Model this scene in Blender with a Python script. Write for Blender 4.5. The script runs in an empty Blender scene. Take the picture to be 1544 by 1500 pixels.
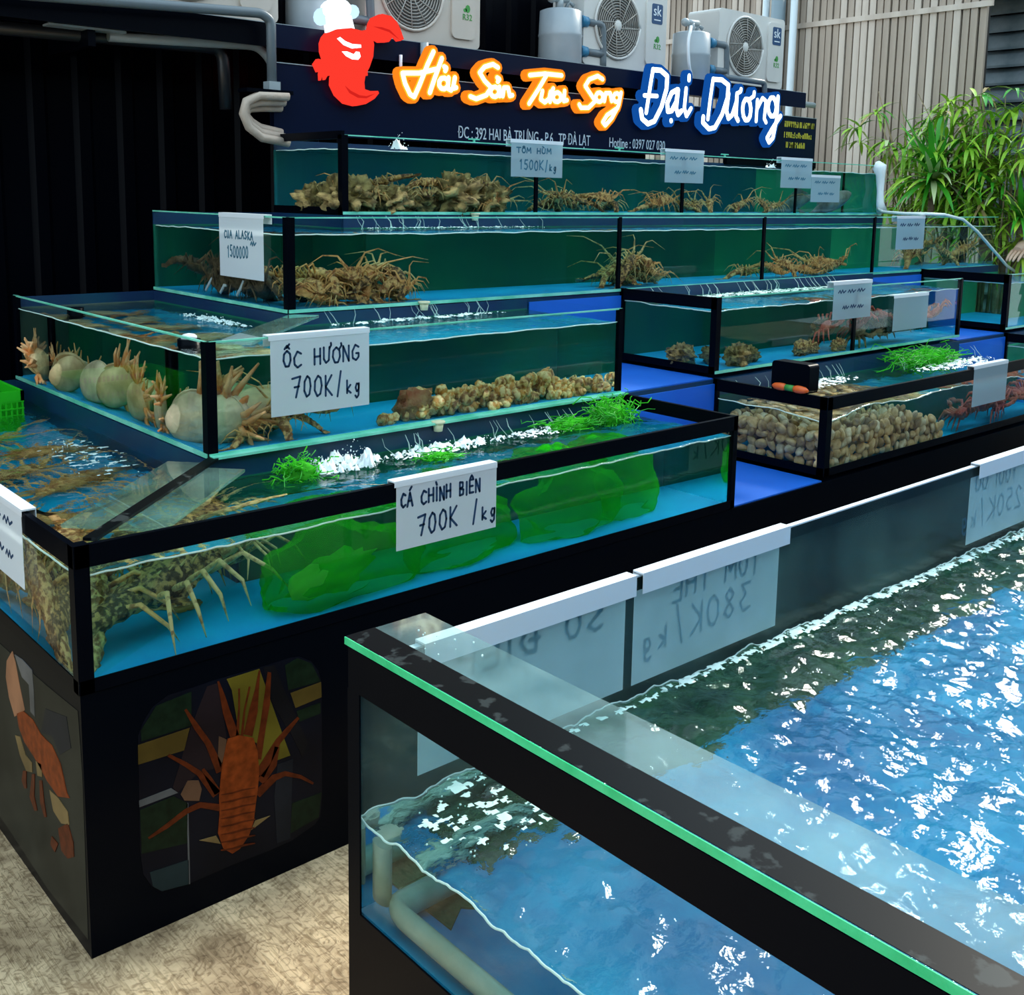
import bpy, bmesh, math, random
from mathutils import Vector, Matrix, noise, Euler

# ------------------------------------------------------------------ camera, sky, exposure
S = bpy.context.scene
COL = S.collection
cam_d = bpy.data.cameras.new('camera'); cam = bpy.data.objects.new('camera', cam_d); COL.objects.link(cam)
S.camera = cam
cam_d.sensor_width = 36.0
cam_d.lens = 38.11
cam_d.shift_y = -0.1362
cam_d.clip_start = 0.05
_r = Vector((0.7487815, -0.6626037, 0.0168102)); _u = Vector((0.0859483, 0.1222118, 0.9887756)); _f = Vector((0.6572208, 0.7389321, -0.1484596))
cam.matrix_world = Matrix(((_r.x, _u.x, -_f.x, -0.7495), (_r.y, _u.y, -_f.y, -2.1774), (_r.z, _u.z, -_f.z, 1.65), (0, 0, 0, 1)))

W = bpy.data.worlds.new('sky'); S.world = W; W.use_nodes = True
_n = W.node_tree.nodes; _l = W.node_tree.links; _n.clear()
_o = _n.new('ShaderNodeOutputWorld'); _b = _n.new('ShaderNodeBackground'); _t = _n.new('ShaderNodeTexCoord'); _s = _n.new('ShaderNodeSeparateXYZ'); _c = _n.new('ShaderNodeValToRGB')
_l.new(_t.outputs['Generated'], _s.inputs[0]); _l.new(_s.outputs['Z'], _c.inputs[0]); _l.new(_c.outputs[0], _b.inputs[0]); _l.new(_b.outputs[0], _o.inputs[0])
_c.color_ramp.elements[0].position = 0.0; _c.color_ramp.elements[0].color = (0.72, 0.86, 0.95, 1)
_c.color_ramp.elements[1].position = 0.9; _c.color_ramp.elements[1].color = (0.6, 0.83, 1.0, 1)
_b.inputs[1].default_value = 1.0

_sd = bpy.data.lights.new('sun', 'SUN'); _sd.energy = 2.0; _sd.angle = math.radians(14); _sd.color = (1.0, 0.93, 0.8)
sun = bpy.data.objects.new('sun', _sd); COL.objects.link(sun)
sun.rotation_euler = Vector((0.79, 0.12, 0.60)).to_track_quat('Z', 'Y').to_euler()

S.view_settings.view_transform = 'Standard'; S.view_settings.look = 'None'
S.view_settings.gamma = 1.0; S.view_settings.use_curve_mapping = False
S.view_settings.exposure = 1.0
S.cycles.transparent_max_bounces = 24
S.cycles.max_bounces = 14; S.cycles.transmission_bounces = 14; S.cycles.glossy_bounces = 6; S.cycles.diffuse_bounces = 4
S.cycles.sample_clamp_indirect = 6.0

WORDS = {'hai':[[(2.324,2.206),(2.338,2.162),(2.368,2.114),(2.392,2.104),(2.422,2.16),(2.471,2.262),(2.505,2.323)],[(2.324,2.208),(2.421,2.216),(2.521,2.243)],[(2.556,2.297),(2.516,2.207),(2.484,2.13)],[(2.597,2.182),(2.59,2.164),(2.573,2.154),(2.554,2.155),(2.541,2.168),(2.541,2.187),(2.553,2.202),(2.572,2.206),(2.59,2.199),(2.597,2.182)],[(2.598,2.21),(2.594,2.158),(2.614,2.151)],[(2.637,2.213),(2.625,2.16),(2.646,2.166)],[(2.57,2.259),(2.584,2.254),(2.577,2.24)]],'san':[[(2.914,2.285),(2.88,2.298),(2.826,2.281),(2.794,2.25),(2.827,2.212),(2.871,2.183),(2.839,2.144),(2.774,2.121),(2.736,2.13)],[(2.923,2.166),(2.916,2.15),(2.899,2.14),(2.88,2.142),(2.867,2.154),(2.867,2.171),(2.879,2.184),(2.898,2.189),(2.916,2.182),(2.923,2.166)],[(2.925,2.191),(2.928,2.146)],[(2.948,2.147),(2.955,2.189),(2.983,2.191),(2.996,2.151),(3.013,2.156)],[(2.909,2.235),(2.924,2.228),(2.913,2.215)]],'tuoi':[[(3.132,2.266),(3.238,2.282),(3.36,2.283)],[(3.25,2.276),(3.193,2.199),(3.13,2.122)],[(3.223,2.193),(3.212,2.149),(3.242,2.136),(3.272,2.157),(3.281,2.193),(3.279,2.141)],[(3.359,2.17),(3.353,2.154),(3.335,2.145),(3.315,2.146),(3.302,2.158),(3.301,2.175),(3.314,2.188),(3.334,2.193),(3.352,2.186),(3.359,2.17)],[(3.292,2.198),(3.301,2.211)],[(3.385,2.205),(3.38,2.152),(3.404,2.158)]],'song':[[(3.674,2.289),(3.634,2.303),(3.569,2.28),(3.539,2.243),(3.579,2.206),(3.62,2.168),(3.569,2.129),(3.511,2.125),(3.497,2.142)],[(3.681,2.193),(3.675,2.177),(3.658,2.167),(3.638,2.168),(3.625,2.181),(3.624,2.198),(3.636,2.212),(3.656,2.216),(3.673,2.209),(3.681,2.193)],[(3.692,2.173),(3.7,2.216),(3.737,2.219),(3.75,2.177)],[(3.817,2.2),(3.811,2.184),(3.796,2.175),(3.777,2.177),(3.765,2.188),(3.764,2.204),(3.775,2.218),(3.793,2.222),(3.81,2.215),(3.817,2.2)],[(3.825,2.228),(3.808,2.158),(3.757,2.086),(3.705,2.042),(3.684,2.059),(3.716,2.098),(3.802,2.144)]],'dai':[[(4.087,2.379),(4.069,2.288),(4.041,2.131)],[(4.092,2.376),(4.154,2.378),(4.213,2.35),(4.211,2.277),(4.172,2.172),(4.114,2.088),(4.059,2.07),(4.008,2.096),(3.994,2.146)],[(4.021,2.227),(4.129,2.231)],[(4.309,2.281),(4.258,2.259),(4.222,2.197),(4.23,2.15),(4.264,2.156),(4.302,2.21),(4.315,2.281),(4.304,2.173),(4.324,2.137),(4.352,2.161)],[(4.262,2.102),(4.263,2.096)],[(4.388,2.294),(4.378,2.178),(4.401,2.134),(4.44,2.182)],[(4.411,2.37),(4.411,2.343)]],'duong':[[(4.638,2.37),(4.619,2.254),(4.603,2.127)],[(4.642,2.367),(4.724,2.37),(4.79,2.344),(4.785,2.266),(4.739,2.162),(4.675,2.081),(4.619,2.07),(4.557,2.105),(4.559,2.14)],[(4.796,2.294),(4.782,2.188),(4.805,2.143),(4.842,2.168),(4.878,2.249),(4.881,2.3),(4.879,2.163),(4.903,2.136)],[(4.881,2.3),(4.916,2.315),(4.919,2.33)],[(5.03,2.212),(5.025,2.171),(5.005,2.146),(4.979,2.144),(4.956,2.167),(4.944,2.206),(4.949,2.246),(4.969,2.272),(4.995,2.273),(5.018,2.251),(5.03,2.212)],[(5.012,2.274),(5.055,2.297),(5.056,2.321)],[(5.094,2.276),(5.091,2.143)],[(5.092,2.215),(5.147,2.291),(5.186,2.274),(5.176,2.164),(5.198,2.141)],[(5.301,2.245),(5.296,2.209),(5.275,2.185),(5.247,2.184),(5.223,2.204),(5.211,2.239),(5.217,2.275),(5.237,2.299),(5.265,2.301),(5.289,2.28),(5.301,2.245)],[(5.314,2.311),(5.312,2.172),(5.281,2.047),(5.241,2.017),(5.217,2.044),(5.275,2.113),(5.353,2.191)]]}
EMBLEM = {'body':[(1.917,2.348),(1.966,2.368),(2.038,2.381),(2.094,2.375),(2.131,2.385),(2.152,2.358),(2.161,2.321),(2.156,2.267),(2.135,2.216),(2.114,2.183),(2.107,2.148),(2.11,2.118),(2.139,2.112),(2.182,2.116),(2.188,2.106),(2.163,2.079),(2.115,2.052),(2.064,2.04),(2.009,2.048),(1.964,2.081),(1.939,2.124),(1.941,2.158),(1.955,2.185),(1.929,2.201),(1.902,2.229),(1.889,2.264),(1.888,2.301),(1.899,2.328)],'claw':[(2.099,2.375),(2.137,2.383),(2.144,2.414),(2.16,2.44),(2.203,2.461),(2.251,2.457),(2.285,2.434),(2.304,2.405),(2.324,2.361),(2.304,2.351),(2.275,2.373),(2.232,2.386),(2.263,2.366),(2.239,2.34),(2.198,2.335),(2.16,2.349),(2.146,2.365),(2.123,2.351)],'leg':[[(1.899,2.228),(1.869,2.231),(1.85,2.207),(1.868,2.174),(1.877,2.196),(1.908,2.214)],[(1.912,2.218),(1.886,2.197),(1.879,2.167),(1.881,2.139),(1.89,2.168),(1.921,2.197)],[(1.93,2.205),(1.908,2.181),(1.901,2.161),(1.903,2.143),(1.916,2.163),(1.939,2.165),(1.961,2.196)],[(2.103,2.194),(2.127,2.211),(2.129,2.18),(2.117,2.191),(2.107,2.159),(2.096,2.17)]],'mark':[[(1.961,2.326),(1.977,2.335),(2.004,2.32),(2.041,2.311),(2.087,2.313),(2.089,2.3),(2.04,2.291),(1.995,2.302)],[(1.986,2.273),(2.013,2.276),(2.049,2.267),(2.061,2.28),(2.079,2.28),(2.086,2.26),(2.072,2.245),(2.04,2.244),(2.008,2.255)]],'fold':[[(1.998,2.124),(2.03,2.104),(2.076,2.088),(2.114,2.087),(2.161,2.102),(2.114,2.077),(2.067,2.076),(2.021,2.094)],[(2.152,2.399),(2.199,2.401),(2.243,2.394),(2.296,2.357),(2.238,2.384),(2.195,2.391)]],'hat':[(2.041,2.463),(2.035,2.443),(2.019,2.426),(1.995,2.412),(1.966,2.405),(1.938,2.406),(1.915,2.414),(1.899,2.427),(1.894,2.445),(1.899,2.464),(1.915,2.481),(1.939,2.494),(1.967,2.501),(1.995,2.501),(2.019,2.494),(2.036,2.48)],'hat2':[(1.938,2.421),(1.933,2.401),(1.919,2.386),(1.9,2.378),(1.882,2.381),(1.868,2.394),(1.864,2.412),(1.869,2.432),(1.883,2.448),(1.901,2.455),(1.92,2.452),(1.934,2.44)],'hat3':[(2.088,2.457),(2.083,2.441),(2.069,2.428),(2.051,2.421),(2.033,2.423),(2.02,2.434),(2.015,2.449),(2.02,2.465),(2.033,2.478),(2.051,2.485),(2.07,2.483),(2.083,2.473)],'hatband':[(1.909,2.414),(2.039,2.436),(2.057,2.379),(2.002,2.376),(1.957,2.366),(1.918,2.348)]}
POSTER = [('panel','navy',0,[(0.119,0.476),(0.132,0.504),(0.152,0.53),(0.189,0.548),(0.243,0.548),(0.294,0.55),(0.36,0.549),(0.433,0.548),(0.489,0.549),(0.518,0.545),(0.552,0.523),(0.571,0.494),(0.58,0.46),(0.578,0.162),(0.572,0.107),(0.557,0.094),(0.492,0.077),(0.429,0.076),(0.331,0.08),(0.23,0.079),(0.16,0.088),(0.138,0.111),(0.119,0.149),(0.114,0.211)]),('foliage_print','leaf',1,[(0.125,0.486),(0.161,0.532),(0.243,0.54),(0.241,0.46),(0.126,0.461)]),('foliage_print','leaf',1,[(0.479,0.534),(0.513,0.543),(0.552,0.518),(0.576,0.465),(0.488,0.469)]),('band_print','mustard',1,[(0.118,0.455),(0.237,0.456),(0.222,0.407),(0.117,0.41)]),('band_print','mustard',1,[(0.493,0.46),(0.578,0.463),(0.579,0.423),(0.506,0.418)]),('band_print','white',1,[(0.116,0.326),(0.189,0.328),(0.205,0.311),(0.116,0.31)]),('foliage_print','leaf',1,[(0.117,0.303),(0.194,0.307),(0.227,0.277),(0.222,0.181),(0.117,0.199)]),('foliage_print','leaf',1,[(0.493,0.175),(0.576,0.172),(0.567,0.109),(0.487,0.098)]),('foliage_print','leaf',1,[(0.509,0.409),(0.575,0.41),(0.576,0.382),(0.516,0.379)]),('sleeve_print','maroon',1,[(0.241,0.46),(0.281,0.541),(0.307,0.541),(0.325,0.406),(0.306,0.335),(0.258,0.343),(0.203,0.312),(0.193,0.329),(0.222,0.407)]),('fabric_print','gold',1,[(0.329,0.544),(0.412,0.545),(0.449,0.428),(0.49,0.301),(0.405,0.301),(0.401,0.363),(0.357,0.4),(0.341,0.514)]),('sleeve_print','charcoal',1,[(0.423,0.546),(0.451,0.543),(0.483,0.457),(0.539,0.316),(0.524,0.284),(0.496,0.349),(0.445,0.447)]),('sleeve_print','slate',1,[(0.456,0.29),(0.497,0.289),(0.487,0.084),(0.45,0.087),(0.445,0.212)]),('tray_print','teal',1,[(0.134,0.147),(0.225,0.139),(0.224,0.079),(0.16,0.09),(0.14,0.11)]),('edge_print','white',1,[(0.224,0.278),(0.228,0.278),(0.227,0.078),(0.223,0.079)]),('hand_print','skin',2,[(0.211,0.305),(0.228,0.332),(0.254,0.323),(0.261,0.299),(0.254,0.273),(0.219,0.287)]),('hand_print','skin',2,[(0.306,0.413),(0.325,0.398),(0.32,0.369),(0.308,0.334),(0.302,0.358)]),('lobster_leg_print','rust',2,[(0.225,0.502),(0.247,0.45),(0.273,0.403),(0.298,0.324),(0.319,0.326),(0.286,0.406),(0.259,0.454),(0.23,0.504)]),('lobster_leg_print','rust',2,[(0.183,0.406),(0.222,0.368),(0.251,0.336),(0.288,0.268),(0.307,0.276),(0.261,0.343),(0.228,0.376),(0.187,0.411)]),('lobster_leg_print','rust',2,[(0.262,0.346),(0.273,0.317),(0.292,0.273),(0.308,0.277),(0.285,0.32),(0.268,0.348)]),('lobster_leg_print','rust',2,[(0.135,0.227),(0.178,0.236),(0.225,0.253),(0.257,0.255),(0.302,0.229),(0.305,0.245),(0.256,0.269),(0.219,0.266),(0.173,0.247),(0.132,0.232)]),('lobster_leg_print','rust',2,[(0.511,0.394),(0.481,0.376),(0.451,0.355),(0.395,0.291),(0.418,0.27),(0.464,0.342),(0.491,0.365),(0.516,0.388)]),('lobster_leg_print','rust',2,[(0.448,0.339),(0.437,0.3),(0.401,0.271),(0.417,0.253),(0.452,0.288),(0.461,0.332)]),('lobster_leg_print','rust',2,[(0.554,0.207),(0.52,0.239),(0.475,0.266),(0.441,0.268),(0.392,0.244),(0.406,0.224),(0.451,0.251),(0.475,0.253),(0.517,0.231),(0.551,0.203)]),('lobster_leg_print','rust',2,[(0.433,0.531),(0.42,0.456),(0.411,0.405),(0.394,0.327),(0.412,0.318),(0.426,0.398),(0.437,0.448),(0.442,0.527)]),('lobster_leg_print','rust',2,[(0.306,0.545),(0.311,0.509),(0.318,0.463),(0.334,0.4),(0.356,0.4),(0.336,0.462),(0.323,0.508),(0.31,0.545)]),('lobster_leg_print','rust',2,[(0.41,0.542),(0.399,0.497),(0.383,0.451),(0.368,0.397),(0.39,0.384),(0.405,0.44),(0.409,0.492),(0.414,0.54)]),('lobster_leg_print','rust',2,[(0.357,0.513),(0.356,0.466),(0.348,0.399),(0.356,0.396),(0.36,0.465),(0.361,0.512)]),('lobster_leg_print','rust',2,[(0.384,0.51),(0.369,0.454),(0.36,0.395),(0.367,0.392),(0.373,0.451),(0.388,0.508)]),('tail_fin_print','tan',2,[(0.252,0.176),(0.293,0.171),(0.304,0.146)]),('tail_fin_print','tan',2,[(0.382,0.149),(0.433,0.166),(0.393,0.169)]),('lobster_print','orange',3,[(0.328,0.399),(0.357,0.398),(0.392,0.38),(0.402,0.345),(0.406,0.29),(0.401,0.246),(0.394,0.204),(0.389,0.17),(0.376,0.139),(0.352,0.114),(0.332,0.11),(0.31,0.132),(0.298,0.175),(0.303,0.221),(0.303,0.265),(0.309,0.316),(0.316,0.357),(0.323,0.385)]),('stripe_print','rust',4,[(0.308,0.267),(0.336,0.26),(0.363,0.258),(0.395,0.253),(0.394,0.254),(0.362,0.262),(0.335,0.264),(0.307,0.269)]),('stripe_print','rust',4,[(0.307,0.248),(0.335,0.24),(0.363,0.238),(0.394,0.232),(0.394,0.234),(0.362,0.242),(0.334,0.245),(0.307,0.25)]),('stripe_print','rust',4,[(0.307,0.228),(0.335,0.22),(0.362,0.218),(0.394,0.212),(0.394,0.214),(0.361,0.222),(0.334,0.225),(0.306,0.23)]),('stripe_print','rust',4,[(0.306,0.208),(0.334,0.2),(0.362,0.198),(0.393,0.192),(0.393,0.194),(0.361,0.202),(0.334,0.205),(0.306,0.21)]),('stripe_print','rust',4,[(0.306,0.188),(0.334,0.18),(0.361,0.178),(0.393,0.172),(0.393,0.174),(0.36,0.182),(0.333,0.185),(0.305,0.19)]),('stripe_print','rust',4,[(0.305,0.169),(0.334,0.16),(0.361,0.157),(0.393,0.151),(0.392,0.153),(0.36,0.162),(0.333,0.165),(0.305,0.17)]),('stripe_print','rust',4,[(0.305,0.149),(0.333,0.14),(0.36,0.137),(0.392,0.131),(0.392,0.133),(0.359,0.142),(0.332,0.145),(0.304,0.151)]),('stripe_print','rust',4,[(0.304,0.129),(0.333,0.12),(0.36,0.117),(0.392,0.111),(0.391,0.113),(0.359,0.122),(0.332,0.125),(0.304,0.131)])]
POSTER_SIDE = [('panel','olive',0,[(0.857,0.529),(0.543,0.539),(0.364,0.544),(0.202,0.552),(0.016,0.565),(0.006,0.413),(0.016,0.038),(0.273,0.023),(0.627,0.042),(0.959,0.028)]),('hand_print','peach',1,[(0.444,0.552),(0.492,0.511),(0.506,0.465),(0.489,0.418),(0.453,0.382),(0.37,0.431),(0.397,0.476),(0.423,0.531)]),('cuff_print','greylt',1,[(0.426,0.55),(0.373,0.556),(0.302,0.554),(0.297,0.509),(0.299,0.442),(0.329,0.443),(0.33,0.509),(0.38,0.51)]),('lobster_print','orange',2,[(0.433,0.398),(0.382,0.424),(0.314,0.429),(0.262,0.414),(0.189,0.417),(0.137,0.394),(0.104,0.34),(0.09,0.335),(0.163,0.306),(0.234,0.313),(0.306,0.333),(0.383,0.345),(0.42,0.367)]),('claw_print','tan',2,[(0.454,0.334),(0.417,0.345),(0.382,0.313),(0.337,0.312),(0.337,0.288),(0.382,0.272),(0.425,0.295)]),('claw_print','tan',2,[(0.22,0.296),(0.163,0.302),(0.105,0.295),(0.099,0.268),(0.15,0.247),(0.2,0.254)]),('claw_print','tan',2,[(0.307,0.329),(0.268,0.338),(0.267,0.307),(0.3,0.296)]),('leg_print','rust',2,[(0.339,0.283),(0.367,0.213),(0.335,0.191),(0.316,0.201),(0.333,0.229),(0.32,0.291)]),('leg_print','rust',2,[(0.288,0.289),(0.29,0.232),(0.265,0.208),(0.251,0.215),(0.262,0.246),(0.27,0.297)]),('leg_print','rust',2,[(0.407,0.262),(0.422,0.23),(0.403,0.218),(0.388,0.225),(0.387,0.246),(0.382,0.272)]),('tail_print','rust',2,[(0.108,0.267),(0.078,0.236),(0.078,0.202),(0.119,0.177),(0.159,0.177),(0.173,0.224)]),('tail_print','rust',2,[(0.22,0.182),(0.179,0.183),(0.203,0.151),(0.234,0.155)]),('bag_print','slate',1,[(0.22,0.492),(0.086,0.525),(0.066,0.461),(0.139,0.415),(0.186,0.441),(0.262,0.418)])]

R = random.Random(7)
PI = math.pi
# ------------------------------------------------------------------ materials
MATS = {}
def nt(name):
    m = bpy.data.materials.new(name); m.use_nodes = True
    n = m.node_tree.nodes; n.clear()
    return m, n, m.node_tree.links, n.new('ShaderNodeOutputMaterial')
def mat(name, col, rough=0.5, col2=None, scale=8.0, bump=0.0, bscale=40.0, spec=0.5, metal=0.0, trans=0.0, detail=4.0, thr=(0.35, 0.65), emit=None, estr=0.0, stretch=None):
    m, n, l, o = nt(name)
    b = n.new('ShaderNodeBsdfPrincipled'); l.new(b.outputs[0], o.inputs[0])
    b.inputs['Base Color'].default_value = (*col, 1); b.inputs['Roughness'].default_value = rough
    b.inputs['Specular IOR Level'].default_value = spec; b.inputs['Metallic'].default_value = metal
    if trans: b.inputs['Transmission Weight'].default_value = trans
    if emit: b.inputs['Emission Color'].default_value = (*emit, 1); b.inputs['Emission Strength'].default_value = estr
    tc = None
    if col2 or bump:
        tc = n.new('ShaderNodeTexCoord'); vec = tc.outputs['Object']
        if stretch:
            mp = n.new('ShaderNodeMapping'); mp.inputs['Scale'].default_value = stretch; l.new(vec, mp.inputs[0]); vec = mp.outputs[0]
    if col2:
        t = n.new('ShaderNodeTexNoise'); t.inputs['Scale'].default_value = scale; t.inputs['Detail'].default_value = detail; l.new(vec, t.inputs['Vector'])
        r = n.new('ShaderNodeValToRGB'); r.color_ramp.elements[0].position = thr[0]; r.color_ramp.elements[1].position = thr[1]
        r.color_ramp.elements[0].color = (*col, 1); r.color_ramp.elements[1].color = (*col2, 1)
        l.new(t.outputs['Fac'], r.inputs[0]); l.new(r.outputs[0], b.inputs['Base Color'])
    if bump:
        t2 = n.new('ShaderNodeTexNoise'); t2.inputs['Scale'].default_value = bscale; t2.inputs['Detail'].default_value = 5; l.new(vec, t2.inputs['Vector'])
        bp = n.new('ShaderNodeBump'); bp.inputs['Strength'].default_value = bump; bp.inputs['Distance'].default_value = 0.02
        l.new(t2.outputs['Fac'], bp.inputs['Height']); l.new(bp.outputs[0], b.inputs['Normal'])
    MATS[name] = m
    return m
def glass(name, tint, refl=1.0, rough=0.0, haze=0.0, hcol=(0.8, 0.9, 0.85), hscale=3.0):
    """thin clear pane: straight-through tint plus Schlick reflection, optional film of lime and algae"""
    m, n, l, o = nt(name)
    tr = n.new('ShaderNodeBsdfTransparent'); tr.inputs[0].default_value = (*tint, 1)
    gl = n.new('ShaderNodeBsdfGlossy'); gl.inputs['Roughness'].default_value = rough
    lw = n.new('ShaderNodeLayerWeight'); lw.inputs[0].default_value = 0.5
    p = n.new('ShaderNodeMath'); p.operation = 'POWER'; p.inputs[1].default_value = 5; l.new(lw.outputs['Facing'], p.inputs[0])
    q = n.new('ShaderNodeMath'); q.operation = 'MULTIPLY_ADD'; q.inputs[1].default_value = 0.9 * refl; q.inputs[2].default_value = 0.035 * refl; l.new(p.outputs[0], q.inputs[0])
    mx = n.new('ShaderNodeMixShader'); l.new(q.outputs[0], mx.inputs[0]); l.new(tr.outputs[0], mx.inputs[1]); l.new(gl.outputs[0], mx.inputs[2])
    last = mx
    if haze:
        df = n.new('ShaderNodeBsdfDiffuse'); df.inputs[0].default_value = (*hcol, 1)
        tl = n.new('ShaderNodeBsdfTranslucent'); tl.inputs[0].default_value = (*hcol, 1)
        ad = n.new('ShaderNodeMixShader'); ad.inputs[0].default_value = 0.5; l.new(df.outputs[0], ad.inputs[1]); l.new(tl.outputs[0], ad.inputs[2])
        tc = n.new('ShaderNodeTexCoord'); ns = n.new('ShaderNodeTexNoise'); ns.inputs['Scale'].default_value = hscale; ns.inputs['Detail'].default_value = 5; l.new(tc.outputs['Object'], ns.inputs['Vector'])
        mr = n.new('ShaderNodeMapRange'); mr.inputs[1].default_value = 0.35; mr.inputs[2].default_value = 0.75; mr.inputs[3].default_value = haze * 0.25; mr.inputs[4].default_value = haze; l.new(ns.outputs['Fac'], mr.inputs[0])
        m2 = n.new('ShaderNodeMixShader'); l.new(mr.outputs[0], m2.inputs[0]); l.new(mx.outputs[0], m2.inputs[1]); l.new(ad.outputs[0], m2.inputs[2]); last = m2
    l.new(last.outputs[0], o.inputs[0])
    MATS[name] = m
    return m
def water_mat(name, acol, dens, bscale=30.0, bstr=0.15):
    m, n, l, o = nt(name)
    g = n.new('ShaderNodeBsdfGlass') if False else n.new('ShaderNodeBsdfPrincipled')
    g.inputs['Base Color'].default_value = (1, 1, 1, 1); g.inputs['Roughness'].default_value = 0.0
    g.inputs['IOR'].default_value = 1.333; g.inputs['Transmission Weight'].default_value = 1.0
    if bstr:
        tc = n.new('ShaderNodeTexCoord'); ge = n.new('ShaderNodeNewGeometry'); sx = n.new('ShaderNodeSeparateXYZ'); l.new(ge.outputs['True Normal'], sx.inputs[0])
        ab = n.new('ShaderNodeMath'); ab.operation = 'GREATER_THAN'; ab.inputs[1].default_value = 0.5; l.new(sx.outputs['Z'], ab.inputs[0])
        ns = n.new('ShaderNodeTexNoise'); ns.inputs['Scale'].default_value = bscale; ns.inputs['Detail'].default_value = 3; l.new(tc.outputs['Object'], ns.inputs['Vector'])
        ml = n.new('ShaderNodeMath'); ml.operation = 'MULTIPLY'; l.new(ns.outputs['Fac'], ml.inputs[0]); l.new(ab.outputs[0], ml.inputs[1])
        b = n.new('ShaderNodeBump'); b.inputs['Strength'].default_value = bstr; b.inputs['Distance'].default_value = 0.02; l.new(ml.outputs[0], b.inputs['Height']); l.new(b.outputs[0], g.inputs['Normal'])
    l.new(g.outputs[0], o.inputs['Surface'])
    v = n.new('ShaderNodeVolumeAbsorption'); v.inputs[0].default_value = (*acol, 1); v.inputs[1].default_value = dens; l.new(v.outputs[0], o.inputs['Volume'])
    MATS[name] = m
    return m
def sheer(name, col, alpha, transl=0.5, grid=0.0):
    """thin translucent sheet or netting: diffuse + light passing through + see-through share"""
    m, n, l, o = nt(name)
    d = n.new('ShaderNodeBsdfDiffuse'); d.inputs[0].default_value = (*col, 1)
    t = n.new('ShaderNodeBsdfTranslucent'); t.inputs[0].default_value = (*col, 1)
    a = n.new('ShaderNodeMixShader'); a.inputs[0].default_value = transl; l.new(d.outputs[0], a.inputs[1]); l.new(t.outputs[0], a.inputs[2])
    tr = n.new('ShaderNodeBsdfTransparent'); tr.inputs[0].default_value = tuple(0.5 + 0.5 * c for c in col) + (1,)
    x = n.new('ShaderNodeMixShader'); x.inputs[0].default_value = alpha; l.new(tr.outputs[0], x.inputs[1]); l.new(a.outputs[0], x.inputs[2])
    if grid:
        tc = n.new('ShaderNodeTexCoord'); ns = n.new('ShaderNodeTexNoise'); ns.inputs['Scale'].default_value = grid; ns.inputs['Detail'].default_value = 3; l.new(tc.outputs['Object'], ns.inputs['Vector'])
        mr = n.new('ShaderNodeMapRange'); mr.inputs[1].default_value = 0.3; mr.inputs[2].default_value = 0.7; mr.inputs[3].default_value = alpha - 0.25; mr.inputs[4].default_value = min(1, alpha + 0.25); l.new(ns.outputs['Fac'], mr.inputs[0]); l.new(mr.outputs[0], x.inputs[0])
    l.new(x.outputs[0], o.inputs[0])
    MATS[name] = m
    return m
def glow(name, col, s):
    m, n, l, o = nt(name); e = n.new('ShaderNodeEmission'); e.inputs[0].default_value = (*col, 1); e.inputs[1].default_value = s; l.new(e.outputs[0], o.inputs[0]); MATS[name] = m; return m

mat('black', (0.0012, 0.002, 0.0045), 0.35, spec=0.05)
mat('black_gloss', (0.0015, 0.0025, 0.005), 0.3, spec=0.04)
mat('black_wall', (0.0007, 0.0012, 0.003), 0.28, spec=0.04)
mat('black_tape', (0.002, 0.003, 0.004), 0.4, (0.03, 0.036, 0.036), 22, spec=0.08, thr=(0.58, 0.63))
mat('navy', (0.006, 0.028, 0.09), 0.4, (0.004, 0.05, 0.1), 5)
mat('liner_blue', (0.01, 0.13, 0.62), 0.45, (0.012, 0.16, 0.7), 3)
mat('floor_blue', (0.004, 0.50, 0.92), 0.5, (0.004, 0.40, 0.82), 4)
mat('pool_blue', (0.0, 0.12, 0.3), 0.5, (0.0, 0.3, 0.52), 2.5, thr=(0.4, 0.62))
mat('algae', (0.0, 0.17, 0.075), 0.6, (0.0, 0.09, 0.08), 2.2, thr=(0.3, 0.7))
mat('algae_teal', (0.0, 0.2, 0.13), 0.6, (0.0, 0.13, 0.16), 2.2, thr=(0.3, 0.7))
mat('algae_daylit', (0.06, 0.5, 0.2), 0.6, (0.01, 0.36, 0.18), 3, thr=(0.3, 0.7))  # algae green lightened: daylight at the far end put into the colour
mat('olive_brown', (0.03, 0.045, 0.012), 0.8, (0.10, 0.13, 0.04), 9, bump=0.5)
mat('algae_part_daylit', (0.01, 0.27, 0.11), 0.6, (0.0, 0.17, 0.11), 2.2, thr=(0.3, 0.7))  # step between, the same daylight painted in at about half
mat('algae_grey', (0.09, 0.13, 0.11), 0.6, (0.05, 0.1, 0.08), 4)
mat('glass_edge', (0.12, 0.62, 0.42), 0.15, (0.3, 0.85, 0.65), 9, spec=0.6)
mat('green_edge', (0.02, 0.55, 0.2), 0.2, (0.06, 0.7, 0.3), 14, bump=0.1)
glass('pane', (0.965, 0.99, 0.98), 0.12)
glass('brace_glass', (0.78, 0.93, 0.87), 1.3, 0.02, 0.16, (0.55, 0.85, 0.75), 9)
glass('flange_glass', (0.85, 0.95, 0.94), 1.0, 0.05, 0.28, (0.6, 0.82, 0.82), 7)
glass('near_pane', (0.94, 0.98, 0.965), 0.3, 0.0, 0.01, (0.5, 0.6, 0.55), 5)
glass('rear_pane', (0.92, 0.975, 0.975), 0.4, 0.0, 0.24, (0.18, 0.36, 0.33), 3)
water_mat('water_green', (0.3, 0.93, 0.78), 1.1)
water_mat('water_clear', (0.25, 0.9, 0.8), 1.0)
water_mat('water_teal', (0.3, 0.9, 0.86), 1.1)
water_mat('water_pool', (0.02, 0.84, 0.95), 2.4, 55, 0.2)
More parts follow.
